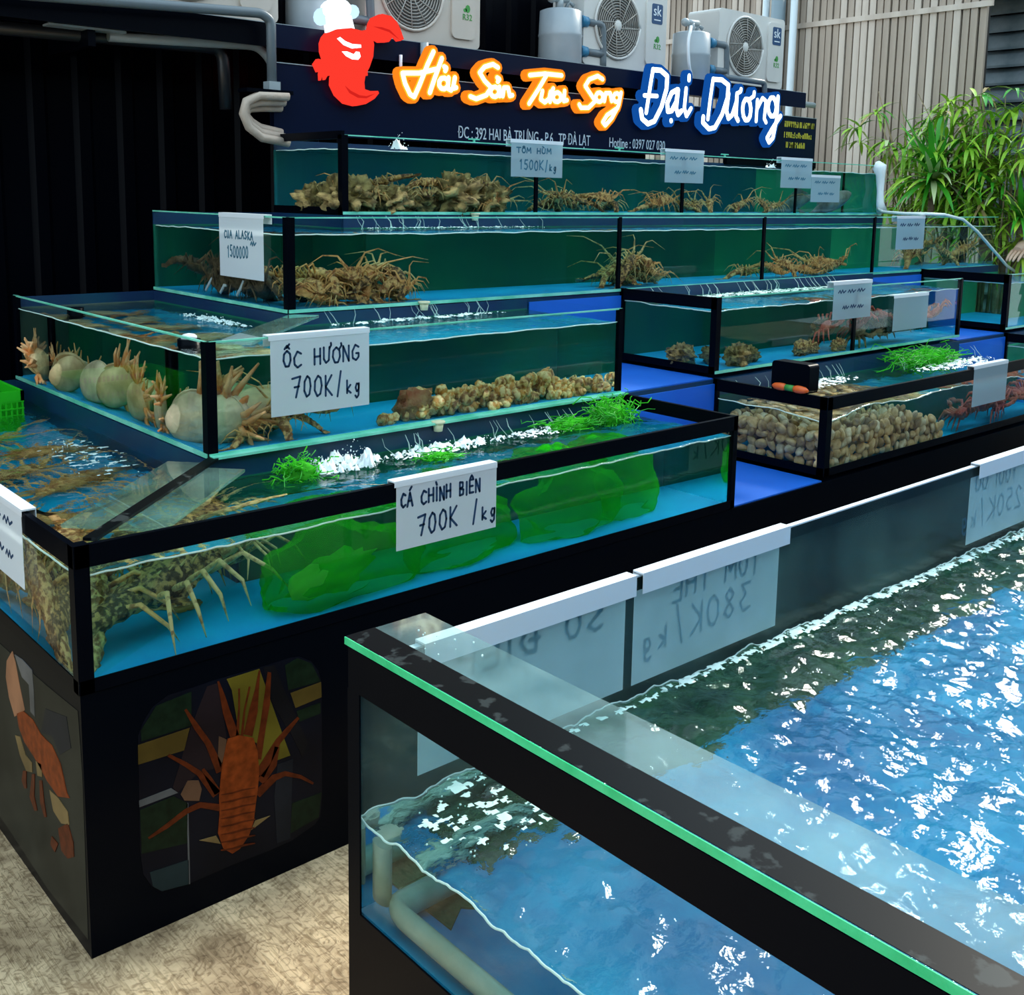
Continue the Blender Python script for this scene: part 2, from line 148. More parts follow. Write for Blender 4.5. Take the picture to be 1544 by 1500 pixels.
sheer('paper', (0.86, 0.9, 0.93), 0.93, 0.35)
sheer('film', (0.7, 0.84, 0.9), 0.62, 0.5)
sheer('net', (0.06, 0.8, 0.02), 0.34, 0.6)
sheer('net_dense', (0.12, 0.75, 0.06), 0.8, 0.5)
sheer('card_back', (0.78, 0.93, 1.0), 0.88, 0.55)
sheer('meniscus', (0.85, 1.0, 0.97), 0.85, 0.4)
sheer('jet', (0.8, 1.0, 0.95), 0.45, 0.5)
mat('plastic_white', (0.82, 0.86, 0.9), 0.3)
mat('ink', (0.01, 0.05, 0.13), 0.6)
mat('ink_faded', (0.05, 0.2, 0.3), 0.6)
mat('ac_cream', (0.62, 0.55, 0.48), 0.5, (0.56, 0.49, 0.42), 3)
mat('ac_white', (0.7, 0.68, 0.64), 0.5, (0.6, 0.58, 0.55), 3)
mat('ac_dark', (0.1, 0.095, 0.085), 0.5)
mat('ac_grille', (0.42, 0.39, 0.35), 0.5)
mat('pipe_grey', (0.13, 0.16, 0.18), 0.35)
mat('pipe_light', (0.33, 0.38, 0.4), 0.35)
mat('pipe_dark', (0.012, 0.014, 0.018), 0.35)
mat('conduit', (0.5, 0.4, 0.32), 0.6, bump=0.2, bscale=60)
mat('pvc_pale', (0.5, 0.55, 0.42), 0.4, (0.35, 0.4, 0.28), 8)
mat('canister', (0.38, 0.43, 0.46), 0.35, (0.3, 0.35, 0.39), 6)
mat('cap_blue', (0.03, 0.2, 0.36), 0.35)
mat('label_blue', (0.01, 0.06, 0.16), 0.4); mat('label_white', (0.8, 0.85, 0.9), 0.4); mat('label_green', (0.05, 0.3, 0.05), 0.5)
mat('sign_navy', (0.003, 0.007, 0.026), 0.3, spec=0.12)
mat('sign_text', (0.55, 0.62, 0.68), 0.5); mat('sign_yellow', (0.7, 0.6, 0.05), 0.5)
glow('neon_orange', (1.0, 0.25, 0.012), 0.52); glow('neon_amber', (1.0, 0.6, 0.03), 0.5); glow('neon_cream', (1.0, 0.9, 0.55), 1.6)
glow('neon_blue', (0.008, 0.11, 0.5), 0.36); glow('neon_white', (0.85, 0.97, 1.0), 1.6); glow('neon_red', (1.0, 0.045, 0.027), 0.5); glow('neon_red_dark', (0.8, 0.02, 0.015), 0.42); glow('neon_hat', (0.8, 0.93, 1.0), 1.1); glow('neon_hat_side', (0.5, 0.75, 0.95), 0.7)
mat('slat_brown', (0.3, 0.235, 0.185), 0.7, (0.46, 0.375, 0.3), 5, bump=0.3, bscale=30, stretch=(1, 1, 0.15))
mat('slat_pale', (0.62, 0.53, 0.45), 0.7, (0.4, 0.325, 0.265), 5, bump=0.3, bscale=30, stretch=(1, 1, 0.15))
mat('slat_gap', (0.025, 0.022, 0.02), 0.9)
mat('post_white', (0.62, 0.68, 0.7), 0.5); mat('post_grey', (0.2, 0.26, 0.29), 0.5)
mat('louvre', (0.07, 0.11, 0.13), 0.5, (0.16, 0.2, 0.22), 6)
mat('lobster_olive', (0.13, 0.06, 0.02), 0.45, (0.7, 0.38, 0.12), 60, bump=0.6, bscale=90, thr=(0.46, 0.58))
mat('limb_pale', (0.85, 0.6, 0.24), 0.45, (0.45, 0.24, 0.08), 55, thr=(0.5, 0.62)); mat('limb_orange', (0.95, 0.5, 0.16), 0.45, (0.5, 0.18, 0.05), 55, thr=(0.5, 0.62)); mat('limb_dark', (0.2, 0.13, 0.06), 0.45, (0.07, 0.045, 0.02), 55)
mat('lobster_tan', (0.36, 0.13, 0.035), 0.45, (1.0, 0.6, 0.22), 50, bump=0.6, bscale=90, thr=(0.44, 0.58))
mat('lobster_dark', (0.06, 0.045, 0.02), 0.55, (0.2, 0.13, 0.06), 22, bump=0.6, bscale=90)
mat('lobster_orange', (0.45, 0.12, 0.02), 0.45, (0.95, 0.5, 0.15), 30, bump=0.6, bscale=90)
mat('crab_red', (0.55, 0.05, 0.03), 0.5, (0.75, 0.2, 0.12), 16, bump=0.5, bscale=70)
mat('crab_brown', (0.16, 0.1, 0.04), 0.6, (0.38, 0.26, 0.12), 20, bump=0.6, bscale=70)
mat('shell_cream', (1.0, 0.72, 0.36), 0.5, (0.6, 0.36, 0.16), 12, bump=0.3)
mat('shell_grey', (0.5, 0.37, 0.22), 0.5, (1.0, 0.76, 0.46), 12, bump=0.3)
mat('flesh', (0.85, 0.26, 0.05), 0.5, (0.95, 0.55, 0.25), 25, bump=0.5, bscale=50)
mat('snail_gold', (0.7, 0.3, 0.05), 0.5, (0.95, 0.7, 0.3), 60, thr=(0.42, 0.55))
mat('snail_brown', (0.36, 0.14, 0.03), 0.5, (0.85, 0.55, 0.2), 60, thr=(0.42, 0.55))
mat('clam_tan', (0.6, 0.34, 0.12), 0.5, (0.9, 0.62, 0.3), 40); mat('clam_pale', (0.9, 0.74, 0.48), 0.5, (0.6, 0.42, 0.22), 40); mat('clam_brown', (0.26, 0.13, 0.05), 0.5, (0.6, 0.38, 0.16), 40)
mat('rock_red', (0.4, 0.09, 0.03), 0.7, (0.5, 0.3, 0.12), 14, bump=0.8, bscale=40)
mat('rock_olive', (0.14, 0.085, 0.025), 0.8, (0.58, 0.4, 0.14), 30, bump=0.9, bscale=40)
mat('foam', (0.9, 0.96, 0.96), 0.35)
mat('basket_green', (0.02, 0.55, 0.01), 0.4)
mat('weed_green', (0.02, 0.32, 0.02), 0.6, (0.05, 0.6, 0.04), 20)
mat('float_orange', (0.85, 0.13, 0.02), 0.4); mat('float_green', (0.05, 0.3, 0.05), 0.5)
mat('hose_white', (0.85, 0.95, 0.9), 0.25)
mat('skin', (0.78, 0.5, 0.35), 0.5, (0.82, 0.55, 0.4), 12)
mat('spout_cream', (0.75, 0.75, 0.5), 0.5)
mat('leaf_green', (0.03, 0.26, 0.015), 0.4, (0.06, 0.4, 0.02), 6); mat('leaf_lime', (0.2, 0.48, 0.02), 0.5, (0.42, 0.62, 0.05), 4); mat('leaf_pale', (0.5, 0.58, 0.28), 0.5); mat('leaf_dry', (0.36, 0.26, 0.1), 0.6)
mat('stem', (0.18, 0.14, 0.06), 0.7, (0.3, 0.22, 0.12), 20); mat('trunk', (0.2, 0.12, 0.08), 0.8, (0.32, 0.22, 0.15), 18, bump=0.5)
mat('splash_glint', (0.75, 0.95, 0.9), 0.1)
for nm, c in dict(navy=(0.006, 0.008, 0.018), leaf=(0.012, 0.03, 0.014), mustard=(0.2, 0.125, 0.025), white=(0.2, 0.2, 0.2), maroon=(0.03, 0.018, 0.022), gold=(0.25, 0.19, 0.02), charcoal=(0.012, 0.012, 0.016), slate=(0.02, 0.024, 0.034), teal=(0.03, 0.055, 0.06), skin=(0.22, 0.11, 0.06), rust=(0.2, 0.035, 0.008), tan=(0.4, 0.26, 0.1), orange=(0.42, 0.075, 0.012), olive=(0.045, 0.045, 0.034), peach=(0.62, 0.28, 0.14), greylt=(0.24, 0.23, 0.22)).items():
    mat('print_' + nm, tuple(x * 0.62 for x in c), 0.4, tuple(x * 0.34 for x in c), 45 if nm in ('orange', 'leaf', 'rust') else 6, spec=0.1)

# ------------------------------------------------------------------ mesh helpers
class MB:
    def __init__(s): s.v = []; s.f = []; s.sm = []
    def quadstrip(s, rings, close=True, smooth=True, cap0=True, cap1=True):
        b = len(s.v); n = len(rings[0])
        for r in rings: s.v += [tuple(p) for p in r]
        for i in range(len(rings) - 1):
            for j in range(n if close else n - 1):
                k = (j + 1) % n
                s.f.append((b + i * n + j, b + i * n + k, b + (i + 1) * n + k, b + (i + 1) * n + j)); s.sm.append(smooth)
        if cap0 and close: s.f.append(tuple(b + j for j in range(n))[::-1]); s.sm.append(False)
        if cap1 and close: s.f.append(tuple(b + (len(rings) - 1) * n + j for j in range(n))); s.sm.append(False)
    def box(s, x0, x1, y0, y1, z0, z1):
        b = len(s.v)
        s.v += [(x, y, z) for z in (z0, z1) for x, y in ((x0, y0), (x1, y0), (x1, y1), (x0, y1))]
        for f in ((3, 2, 1, 0), (4, 5, 6, 7), (0, 1, 5, 4), (1, 2, 6, 5), (2, 3, 7, 6), (3, 0, 4, 7)): s.f.append(tuple(b + i for i in f)); s.sm.append(False)
        return s
    def wallbox(s, p, q, t, z0, z1):
        """upright slab between plan points p and q, thickness t to the left of p->q"""
        p = Vector(p[:2]); q = Vector(q[:2]); d = (q - p).normalized(); nn = Vector((-d.y, d.x)) * t
        b = len(s.v)
        for z in (z0, z1):
            for a in (p, q, q + nn, p + nn): s.v.append((a.x, a.y, z))
        for f in ((3, 2, 1, 0), (4, 5, 6, 7), (0, 1, 5, 4), (1, 2, 6, 5), (2, 3, 7, 6), (3, 0, 4, 7)): s.f.append(tuple(b + i for i in f)); s.sm.append(False)
        return s
    def prism(s, poly, z0, z1):
        b = len(s.v); n = len(poly)
        for z in (z0, z1): s.v += [(p[0], p[1], z) for p in poly]
        s.f.append(tuple(b + i for i in range(n))[::-1]); s.f.append(tuple(b + n + i for i in range(n))); s.sm += [False, False]
        for i in range(n): s.f.append((b + i, b + (i + 1) % n, b + n + (i + 1) % n, b + n + i)); s.sm.append(False)
        return s
    def plate(s, poly, a0, a1, axis='y'):
        """flat outline given in (across, up); extruded between a0 and a1 along y or x"""
        b = len(s.v); n = len(poly)
        for a in (a0, a1): s.v += [((p[0], a, p[1]) if axis == 'y' else (a, p[0], p[1])) for p in poly]
        s.f.append(tuple(b + i for i in range(n))); s.f.append(tuple(b + n + i for i in range(n))[::-1]); s.sm += [False, False]
        for i in range(n): s.f.append((b + i, b + n + i, b + n + (i + 1) % n, b + (i + 1) % n)); s.sm.append(False)
        return s
    def tube(s, path, r, n=8, smooth=True):
        path = [Vector(p) for p in path]; rs = r if isinstance(r, (list, tuple)) else [r] * len(path)
        rings = []; up = None
        for i, p in enumerate(path):
            t = (path[min(i + 1, len(path) - 1)] - path[max(i - 1, 0)])
            t = t.normalized() if t.length > 1e-9 else Vector((0, 0, 1))
            if up is None:
                up = Vector((0, 0, 1)) if abs(t.z) < 0.9 else Vector((1, 0, 0))
            a = up - t * up.dot(t)
            a = a.normalized() if a.length > 1e-6 else t.orthogonal().normalized()
            up = a; b = t.cross(a)
            rings.append([p + (a * math.cos(2 * PI * k / n) + b * math.sin(2 * PI * k / n)) * rs[i] for k in range(n)])
        s.quadstrip(rings, smooth=smooth)
        return s
    def ball(s, c, rx, ry=None, rz=None, nu=8, nv=5, rot=None, fn=None):
        ry = ry or rx; rz = rz or rx; c = Vector(c)
        rings = []
        for i in range(nv + 1):
            th = -PI / 2 + PI * (0.04 + 0.92 * i / nv)
            rings.append([])
            for j in range(nu):
                d = Vector((math.cos(th) * math.cos(2 * PI * j / nu), math.cos(th) * math.sin(2 * PI * j / nu), math.sin(th)))
                k = fn(d) if fn else 1.0
                p = Vector((d.x * rx * k, d.y * ry * k, d.z * rz * k))
                if rot: p = rot @ p
                rings[-1].append(c + p)
        s.quadstrip(rings)
        return s
    def ribbon(s, paths, w, y, t, fx, n=8):
        """pen stroke: round dots joined by bars, in a plane given by fx(u, v, depth)"""
        for p in paths:
            for i, (u, v) in enumerate(p):
                b = len(s.v)
                for d in (y, y + t): s.v += [fx(u + w * math.cos(2 * PI * k / n), v + w * math.sin(2 * PI * k / n), d) for k in range(n)]
                s.f.append(tuple(b + k for k in range(n))); s.f.append(tuple(b + n + k for k in range(n))[::-1]); s.sm += [False, False]
                for k in range(n): s.f.append((b + k, b + n + k, b + n + (k + 1) % n, b + (k + 1) % n)); s.sm.append(False)
                if i + 1 < len(p):
                    du, dv = p[i + 1][0] - u, p[i + 1][1] - v; L = math.hypot(du, dv)
                    if L < 1e-6: continue
                    nu, nv = -dv / L * w, du / L * w; b = len(s.v)
                    for d in (y, y + t): s.v += [fx(u + nu, v + nv, d), fx(u - nu, v - nv, d), fx(u + du - nu, v + dv - nv, d), fx(u + du + nu, v + dv + nv, d)]
                    for f in ((0, 1, 2, 3), (7, 6, 5, 4), (0, 4, 5, 1), (2, 6, 7, 3), (1, 5, 6, 2), (3, 7, 4, 0)): s.f.append(tuple(b + q for q in f)); s.sm.append(False)
        return s
    def mesh(s, name, m, fix=False):
        me = bpy.data.meshes.new(name); me.from_pydata(s.v, [], s.f)
        me.polygons.foreach_set('use_smooth', s.sm)
        me.materials.append(MATS[m] if isinstance(m, str) else m)
        if fix:
            bm = bmesh.new(); bm.from_mesh(me); bmesh.ops.recalc_face_normals(bm, faces=bm.faces); bm.to_mesh(me); bm.free()
        me.update()
        return me
    def build(s, name, m, parent=None, fix=False):
        return link(name, s.mesh(name, m, fix), parent)
def link(name, data, parent=None):
    o = bpy.data.objects.new(name, data); COL.objects.link(o)
    if parent: o.parent = parent
    return o
def tag(o, label=None, cat=None, group=None, kind=None):
    if label: o['label'] = label
    if cat: o['category'] = cat
    if group: o['group'] = group
    if kind: o['kind'] = kind
    return o
def thing(name, label, cat, loc=(0, 0, 0), group=None, kind=None):
    o = bpy.data.objects.new(name, None); COL.objects.link(o); o.location = loc; o.empty_display_size = 0.1
    return tag(o, label, cat, group, kind)
def place(name, me, loc, rot=(0, 0, 0), sc=1.0, label=None, cat=None, group=None, kind=None, parent=None):
    o = link(name, me, parent); o.location = loc; o.rotation_euler = rot
    o.scale = (sc, sc, sc) if isinstance(sc, (int, float)) else sc
    return tag(o, label, cat, group, kind)
def arc(pts, rad=0.05, n=5):
    """polyline with rounded elbows"""
    pts = [Vector(p) for p in pts]; out = [pts[0]]
    for i in range(1, len(pts) - 1):
        a = (pts[i - 1] - pts[i]); b = (pts[i + 1] - pts[i]); r = min(rad, a.length * 0.45, b.length * 0.45)
        p0 = pts[i] + a.normalized() * r; p2 = pts[i] + b.normalized() * r
        for k in range(n + 1):
            t = k / n; out.append(p0 * (1 - t) ** 2 + pts[i] * 2 * t * (1 - t) + p2 * t * t)
    out.append(pts[-1])
    return out
def nz(x, y, z=0.0): return noise.noise(Vector((x, y, z)))
def plane_y(u, v, d): return (u, d, v)

# ------------------------------------------------------------------ the setting
Z0, Z1, Z2, Z3, Z4 = 0.605, 0.923, 1.24, 1.56, 1.875
A2, A3, A4 = 0.555, 1.112, 1.67
B2, B3, B4, BK = 0.53, 1.06, 1.59, 2.14
G0, G1, M1, G2, G3, XE = 2.21, 2.76, 3.80, 4.84, 5.39, 6.40

def floor_material():
    m, n, l, o = nt('stamped_concrete'); b = n.new('ShaderNodeBsdfPrincipled'); l.new(b.outputs[0], o.inputs[0]); b.inputs['Roughness'].default_value = 0.85
    tc = n.new('ShaderNodeTexCoord')
    def ns(scale, dist, det, ramp, rot=0.0, st=(1, 1, 1)):
        mp = n.new('ShaderNodeMapping'); mp.inputs['Rotation'].default_value = (0, 0, rot); mp.inputs['Scale'].default_value = st; l.new(tc.outputs['Object'], mp.inputs[0])
        t = n.new('ShaderNodeTexNoise'); t.inputs['Scale'].default_value = scale; t.inputs['Detail'].default_value = det; t.inputs['Distortion'].default_value = dist; l.new(mp.outputs[0], t.inputs['Vector'])
        r = n.new('ShaderNodeValToRGB'); e = r.color_ramp.elements; e[0].position, e[1].position = ramp[0], ramp[2]; e[0].color = (*ramp[1], 1); e[1].color = (*ramp[3], 1); l.new(t.outputs['Fac'], r.inputs[0]); return r
    a = ns(5, 1.0, 8, (0.3, (0.24, 0.15, 0.075), 0.66, (0.8, 0.57, 0.33)))
    c = ns(26, 3.0, 6, (0.36, (0.4, 0.34, 0.27), 0.52, (1, 1, 1)))
    d = ns(16, 1.5, 3, (0.4, (0.55, 0.5, 0.42), 0.5, (1, 1, 1)), 0.85, (6, 0.5, 1))
    p = a
    for q, f in ((c, 0.7), (d, 0.6)):
        m1 = n.new('ShaderNodeMixRGB'); m1.blend_type = 'MULTIPLY'; m1.inputs[0].default_value = f; l.new(p.outputs[0], m1.inputs[1]); l.new(q.outputs[0], m1.inputs[2]); p = m1
    l.new(p.outputs[0], b.inputs['Base Color'])
    bp = n.new('ShaderNodeBump'); bp.inputs['Strength'].default_value = 0.6; bp.inputs['Distance'].default_value = 0.01; l.new(p.outputs[0], bp.inputs['Height']); l.new(bp.outputs[0], b.inputs['Normal'])
    return m
MATS['floor'] = floor_material()
tag(MB().box(-7, 12, -8, 9, -0.1, 0.0).build('floor', 'floor'), 'rough tan stamped concrete ground', 'floor', kind='structure')

# corrugated black sheet wall behind the stand
def rib_profile(x0, x1, pitch):
    p = []; x = x0
    while x < x1:
        p += [(x, 0.0), (x + pitch * 0.55, 0.0), (x + pitch * 0.65, -0.022), (x + pitch * 0.9, -0.022)]; x += pitch
    return p
wb = MB(); prof = rib_profile(-5.0, 4.55, 0.19)
wb.quadstrip([[(x, 2.66 + y, z) for x, y in prof] for z in (0.0, 5.0)], close=False, smooth=False)
wb.box(-5.0, 4.6, 2.69, 2.75, 0, 5.0)
wall = tag(wb.build('wall_back', 'black_wall'), 'black corrugated metal sheet wall', 'wall', kind='structure')
# bolts on the wall
bm_ = MB(); bm_.ball((0, 0, 0), 0.008, nu=6, nv=3); bolt_me = bm_.mesh('bolt', 'pipe_light')
for i in range(26):
    place('bolt', bolt_me, (-4.95 + i * 0.19 * 2, 2.632, 1.18), parent=wall)

# unseen dark wall, added to keep bright reflections off the tank glass
wf = MB(); prof = rib_profile(-9.0, 16.0, 0.3)
wf.quadstrip([[(x, -5.4 - y, z) for x, y in prof] for z in (0.0, 4.2)], close=False, smooth=False); wf.box(-9, 16, -5.6, -5.44, 0, 4.2)
tag(wf.build('added_dark_wall', 'black_wall'), 'unseen dark corrugated wall added to darken the glass reflections', 'wall', kind='structure')

# slatted fence on the far side
fence = thing('wall_right', 'weathered grey-brown wooden slat fence', 'fence', (7.0, 1.5, 0), kind='structure')
bk = MB().box(0.02, 0.05, 0.05, 4.6, 0, 3.45).build('backing', 'slat_gap', fence)
sl = []
for v, mn in enumerate(('slat_brown', 'slat_pale', 'slat_brown', 'slat_pale')):
    s_ = MB().box(-0.014, 0.016, 0.0, 0.048 + 0.003 * (v % 2), 0.0, 3.5); sl.append(s_.mesh('slat', mn))
y = 0.05; i = 0
while y < 4.6:
    place('slat', sl[R.randrange(4)], (R.uniform(-0.006, 0.006), y, R.uniform(-0.05, 0)), parent=fence); y += 0.062; i += 1
MB().box(-0.03, -0.015, 0.0, 4.6, 3.02, 3.06).build('rail', 'slat_pale', fence)
for yy, ww, mn in ((1.57, 0.03, 'post_white'), (1.72, 0.06, 'post_grey'), (1.84, 0.03, 'post_white')):
    tag(MB().tube([(6.9, yy + 1.52, 0), (6.9, yy + 1.52, 3.6)], ww, 10).build('vertical_pipe', mn), {1.57: 'slim white drain pipe standing against the slat fence', 1.72: 'thick grey downpipe standing against the slat fence', 1.84: 'slim white drain pipe beside the grey downpipe'}[yy], 'pipe')
# neighbouring louvred shed beyond the end of the fence
shed = thing('shed', 'dark louvred shed wall beyond the end of the slat fence', 'shed', (8.2, 1.0, 0))
MB().box(0.06, 0.3, -1.6, 1.2, 0, 3.3).build('wall', 'black', shed)
lv = MB(); lv.v = [(0, -1.6, 0), (0, 1.2, 0), (0.05, 1.2, 0.13), (0.05, -1.6, 0.13), (0.0, -1.6, 0.02), (0.0, 1.2, 0.02), (0.06, 1.2, 0.14), (0.06, -1.6, 0.14)]
lv.f = [(0, 1, 2, 3), (7, 6, 5, 4), (0, 4, 5, 1), (3, 2, 6, 7), (0, 3, 7, 4), (1, 5, 6, 2)]; lv.sm = [False] * 6; lv_me = lv.mesh('louvre', 'louvre')
for i in range(23): place('louvre', lv_me, (0, 0, 0.08 + i * 0.14), parent=shed)
MB().box(-0.5, 0.6, -1.8, 1.4, 3.3, 3.36).build('roof', 'post_white', shed)
for yy in (0.3, -0.12): MB().box(-0.1, -0.04, yy, yy + 0.07, 0, 3.4).build('post', 'post_white', shed)

# ------------------------------------------------------------------ stepped stand
stand = thing('display_stand', 'black stepped display stand carrying the rows of glass tanks', 'stand', (0, 0, 0))
cb = MB(); cb.box(0, XE, 0, BK, 0.0, Z0 - 0.002); cb.build('cabinet', 'black_gloss', stand)
for (x0, y0, za, zb) in ((A2, B2, Z0, Z1), (A3, B3, Z1, Z2), (A4, B4, Z2, Z3)):
    MB().box(x0, XE if za < Z2 else 5.83, y0, BK, za, zb - 0.002).build('riser', 'navy', stand)
for (x0, x1, y0, y1, z) in ((G0 + 0.002, G1 - 0.002, 0.005, B2 - 0.003, Z0), (G0 + 0.002, G1 - 0.002, B2 + 0.005, B3 - 0.003, Z1), (G2 + 0.002, G3 - 0.002, 0.005, B2 - 0.003, Z0), (G2 + 0.002, G3 - 0.002, B2 + 0.005, B3 - 0.003, Z1)):
    l_ = MB(); l_.box(x0, x1, y0, y1, z - 0.001, z + 0.004); l_.box(x0, x1, y1 - 0.006, y1, z, z + 0.3); l_.build('gap_liner', 'liner_blue', stand)
def poster(data, axis, sgn):
    root = None
    for nm, c, lay, poly in data:
        m = MB(); d0 = sgn * (0.0008 + lay * 0.0007)
        m.plate(poly, 0.0, d0, axis)
        if root is None: root = m.build('poster', 'print_' + c, stand, fix=True); tag(root, 'printed photo panel of an orange lobster held up in two hands' if axis == 'y' else 'printed photo panel of a hand holding a lobster by its head')
        else: m.build(nm, 'print_' + c, root, fix=True)
poster(POSTER, 'y', -1); poster(POSTER_SIDE, 'x', -1)

# ------------------------------------------------------------------ glass tanks
glass('divider', (0.9, 0.98, 0.95), 0.12)
def offset_poly(pts, ds):
    """inset a plan outline by its own distance on every side"""
    n = len(pts); L = []
    for i in range(n):
        a, b = Vector(pts[i]), Vector(pts[(i + 1) % n]); d = (b - a).normalized(); nn = Vector((-d.y, d.x)); L.append((a + nn * ds[i], d))
    out = []
    for i in range(n):
        (p, d), (q, e) = L[i - 1], L[i]; k = d.x * e.y - d.y * e.x
        t = ((q - p).x * e.y - (q - p).y * e.x) / k; out.append(p + d * t)
    return out
def water(quads, skip, z0, zw, div, amp, seed, mname, parent, wl=9.0, slosh=0.0, hfun=None, lines=()):
    """closed body of water: rippled top grid, flat sides and bottom"""
    bm = bmesh.new(); men = []
    for qi, (q, sk, (nx, ny)) in enumerate(zip(quads, skip, div)):
        idx = {}
        for i in range(nx + 1):
            for j in range(ny + 1):
                u, v = i / nx, j / ny; p = (q[0] * (1 - u) + q[1] * u) * (1 - v) + (q[3] * (1 - u) + q[2] * u) * v
                h = amp * (nz(p.x * wl, p.y * wl, seed) + 0.55 * nz(p.x * wl * 2.3, p.y * wl * 2.3, seed + 5) + 0.3 * nz(p.x * wl * 5, p.y * wl * 5, seed + 9)) + slosh * nz(p.x * 3.1, p.y * 3.1, seed + 3)
                if hfun: h += hfun(p.x, p.y)
                idx[i, j] = bm.verts.new((p.x, p.y, zw + h))
        for i in range(nx):
            for j in range(ny): bm.faces.new((idx[i, j], idx[i + 1, j], idx[i + 1, j + 1], idx[i, j + 1])).smooth = True
        ring = [[(i, 0) for i in range(nx + 1)], [(nx, j) for j in range(ny + 1)], [(i, ny) for i in range(nx, -1, -1)], [(0, j) for j in range(ny, -1, -1)]]
        for e, side in enumerate(ring):
            if (qi, e) in lines: men.append([idx[k].co.copy() for k in side])
            if e == sk: continue
            bot = [bm.verts.new((idx[k].co.x, idx[k].co.y, z0)) for k in side]
            for k in range(len(side) - 1): bm.faces.new((bot[k], bot[k + 1], idx[side[k + 1]], idx[side[k]]))
    bmesh.ops.remove_doubles(bm, verts=bm.verts, dist=0.0004)
    edges = [e for e in bm.edges if e.is_boundary]
    bmesh.ops.contextual_create(bm, geom=edges)
    bmesh.ops.recalc_face_normals(bm, faces=bm.faces)
    me = bpy.data.meshes.new('water'); bm.to_mesh(me); bm.free(); me.materials.append(MATS[mname])
    for p in men: MB().tube(p, 0.0022, 5).build('waterline', 'meniscus', parent)
    return link('water', me, parent)
TC = [0]
def outward(a, b, d):
    a, b = Vector(a), Vector(b); t = (b - a).normalized(); return Vector((t.y, -t.x)) * d
def tank(label, pts, z0, z1, drop, edges, quads, div, skip=(None, None), wmat='water_green', base='floor_blue', panels={}, posts=(), topbar=(), botbar=(), amp=0.004, rim=(), slosh=0.0, wl=9.0, dividers=(), hfun=None):
    """pts: plan outline; edges: g glass pane, p coloured panel on each side; dividers: inner panes"""
    TC[0] += 1
    t = thing('glass_tank', label, 'tank')
    n = len(pts)
    MB().prism([tuple(p) for p in offset_poly(pts, [0.0005] * n)], z0, z0 + 0.012).build('base_panel', base, t)
    for i, e in enumerate(edges):
        a, b = pts[i], pts[(i + 1) % n]
        if e == 'g': MB().wallbox(a, b, 0.008, z0 + 0.012, z1).build('glass_pane', 'pane', t)
        else:
            seg = panels.get(i, [(1.0, 'algae')]); u0 = 0.0
            for u1, pm in seg:
                A = Vector(a).lerp(Vector(b), u0); B = Vector(a).lerp(Vector(b), u1); u0 = u1
                zl = z1 - drop + 0.004
                if pm == 'pane': zl = z1 - 0.003
                MB().wallbox(A, B, 0.008, z0 + 0.012, zl).build('back_panel', pm, t)
                if pm != 'pane': MB().wallbox(A, B, 0.0079, zl, z1 - 0.003).build('splash_board', 'navy', t)
        if i in rim:
            o = outward(a, b, 0.0); MB().wallbox(a, b, 0.0085, z1, z1 + 0.005).build('glass_rim', 'glass_edge', t)
            o = outward(a, b, 0.006); MB().wallbox(Vector(a) + o, Vector(b) + o, 0.0058, z0 + 0.001, z0 + 0.013).build('base_edge', 'glass_edge', t)
        if i in topbar:
            o = outward(a, b, 0.003); MB().wallbox(Vector(a) + o, Vector(b) + o, 0.0035 if False else 0.014, z1 - 0.045, z1 + 0.003).build('top_bar', 'black', t)
        if i in botbar:
            o = outward(a, b, 0.003); MB().wallbox(Vector(a) + o, Vector(b) + o, 0.0029, z0, z0 + 0.03).build('bottom_bar', 'black', t)
    for (x, y, wx, wy) in posts:
        MB().box(min(x, x + wx), max(x, x + wx), min(y, y + wy), max(y, y + wy), z0, z1 + 0.004).build('post', 'black', t)
    for (a, b) in dividers: MB().wallbox(a, b, 0.006, z0 + 0.012, z1 - 0.01).build('divider', 'divider', t)
    ip = offset_poly(pts, [0.0095 if e == 'g' else 0.003 for e in edges])
    water([[ip[k] for k in q] for q in quads], skip, z0 + 0.005, z1 - drop, div, amp, TC[0] * 3.7, wmat, t, wl, slosh, hfun, ((0, 0), (1, 0)) if len(quads) > 1 else ((0, 0), (0, 3)))
    return t
Q = lambda x0, x1, y0, y1: [(x0, y0), (x1, y0), (x1, y1), (x0, y1)]
ELL = [(0, 1, 2, 3), (5, 0, 3, 4)]
def ell(ax, ay, bx, by, xe, yk): return [(ax, ay), (xe, ay), (xe, by), (bx, by), (bx, yk), (ax, yk)]
# lowest row
t1 = tank('lowest corner tank with black rim, green net bags in front and lobsters at its side', ell(0, 0, A2, B2, G0, BK), Z0, Z1, 0.066, 'ggpppg', ELL, ((150, 40), (110, 40)), (3, 1),
          posts=((-0.003, -0.003, 0.033, 0.03), (G0 + 0.003, -0.003, -0.022, 0.02)), topbar=(0, 1, 5), botbar=(0, 5), amp=0.005, wl=10, panels={2: [(1, 'algae')], 3: [(1, 'navy')], 4: [(1, 'navy')]}, dividers=(((0.03, 0.029), (A2, B2)),))
a, b = Vector((0.045, 0.03)), Vector((A2 + 0.02, B2 - 0.005)); d = (b - a).normalized(); nn = Vector((-d.y, d.x))
MB().wallbox(a - nn * 0.014, b - nn * 0.014, 0.03, Z1 - 0.001, Z1 + 0.006).build('mitre_bar', 'black_tape', t1)
MB().wallbox(a - nn * 0.115 + d * 0.1, b - nn * 0.115 - d * 0.1, 0.1, Z1 - 0.009, Z1 - 0.001).build('brace', 'brace_glass', t1)
MB().wallbox(a + nn * 0.017 + d * 0.1, b + nn * 0.017 - d * 0.05, 0.1, Z1 - 0.009, Z1 - 0.001).build('brace', 'brace_glass', t1)
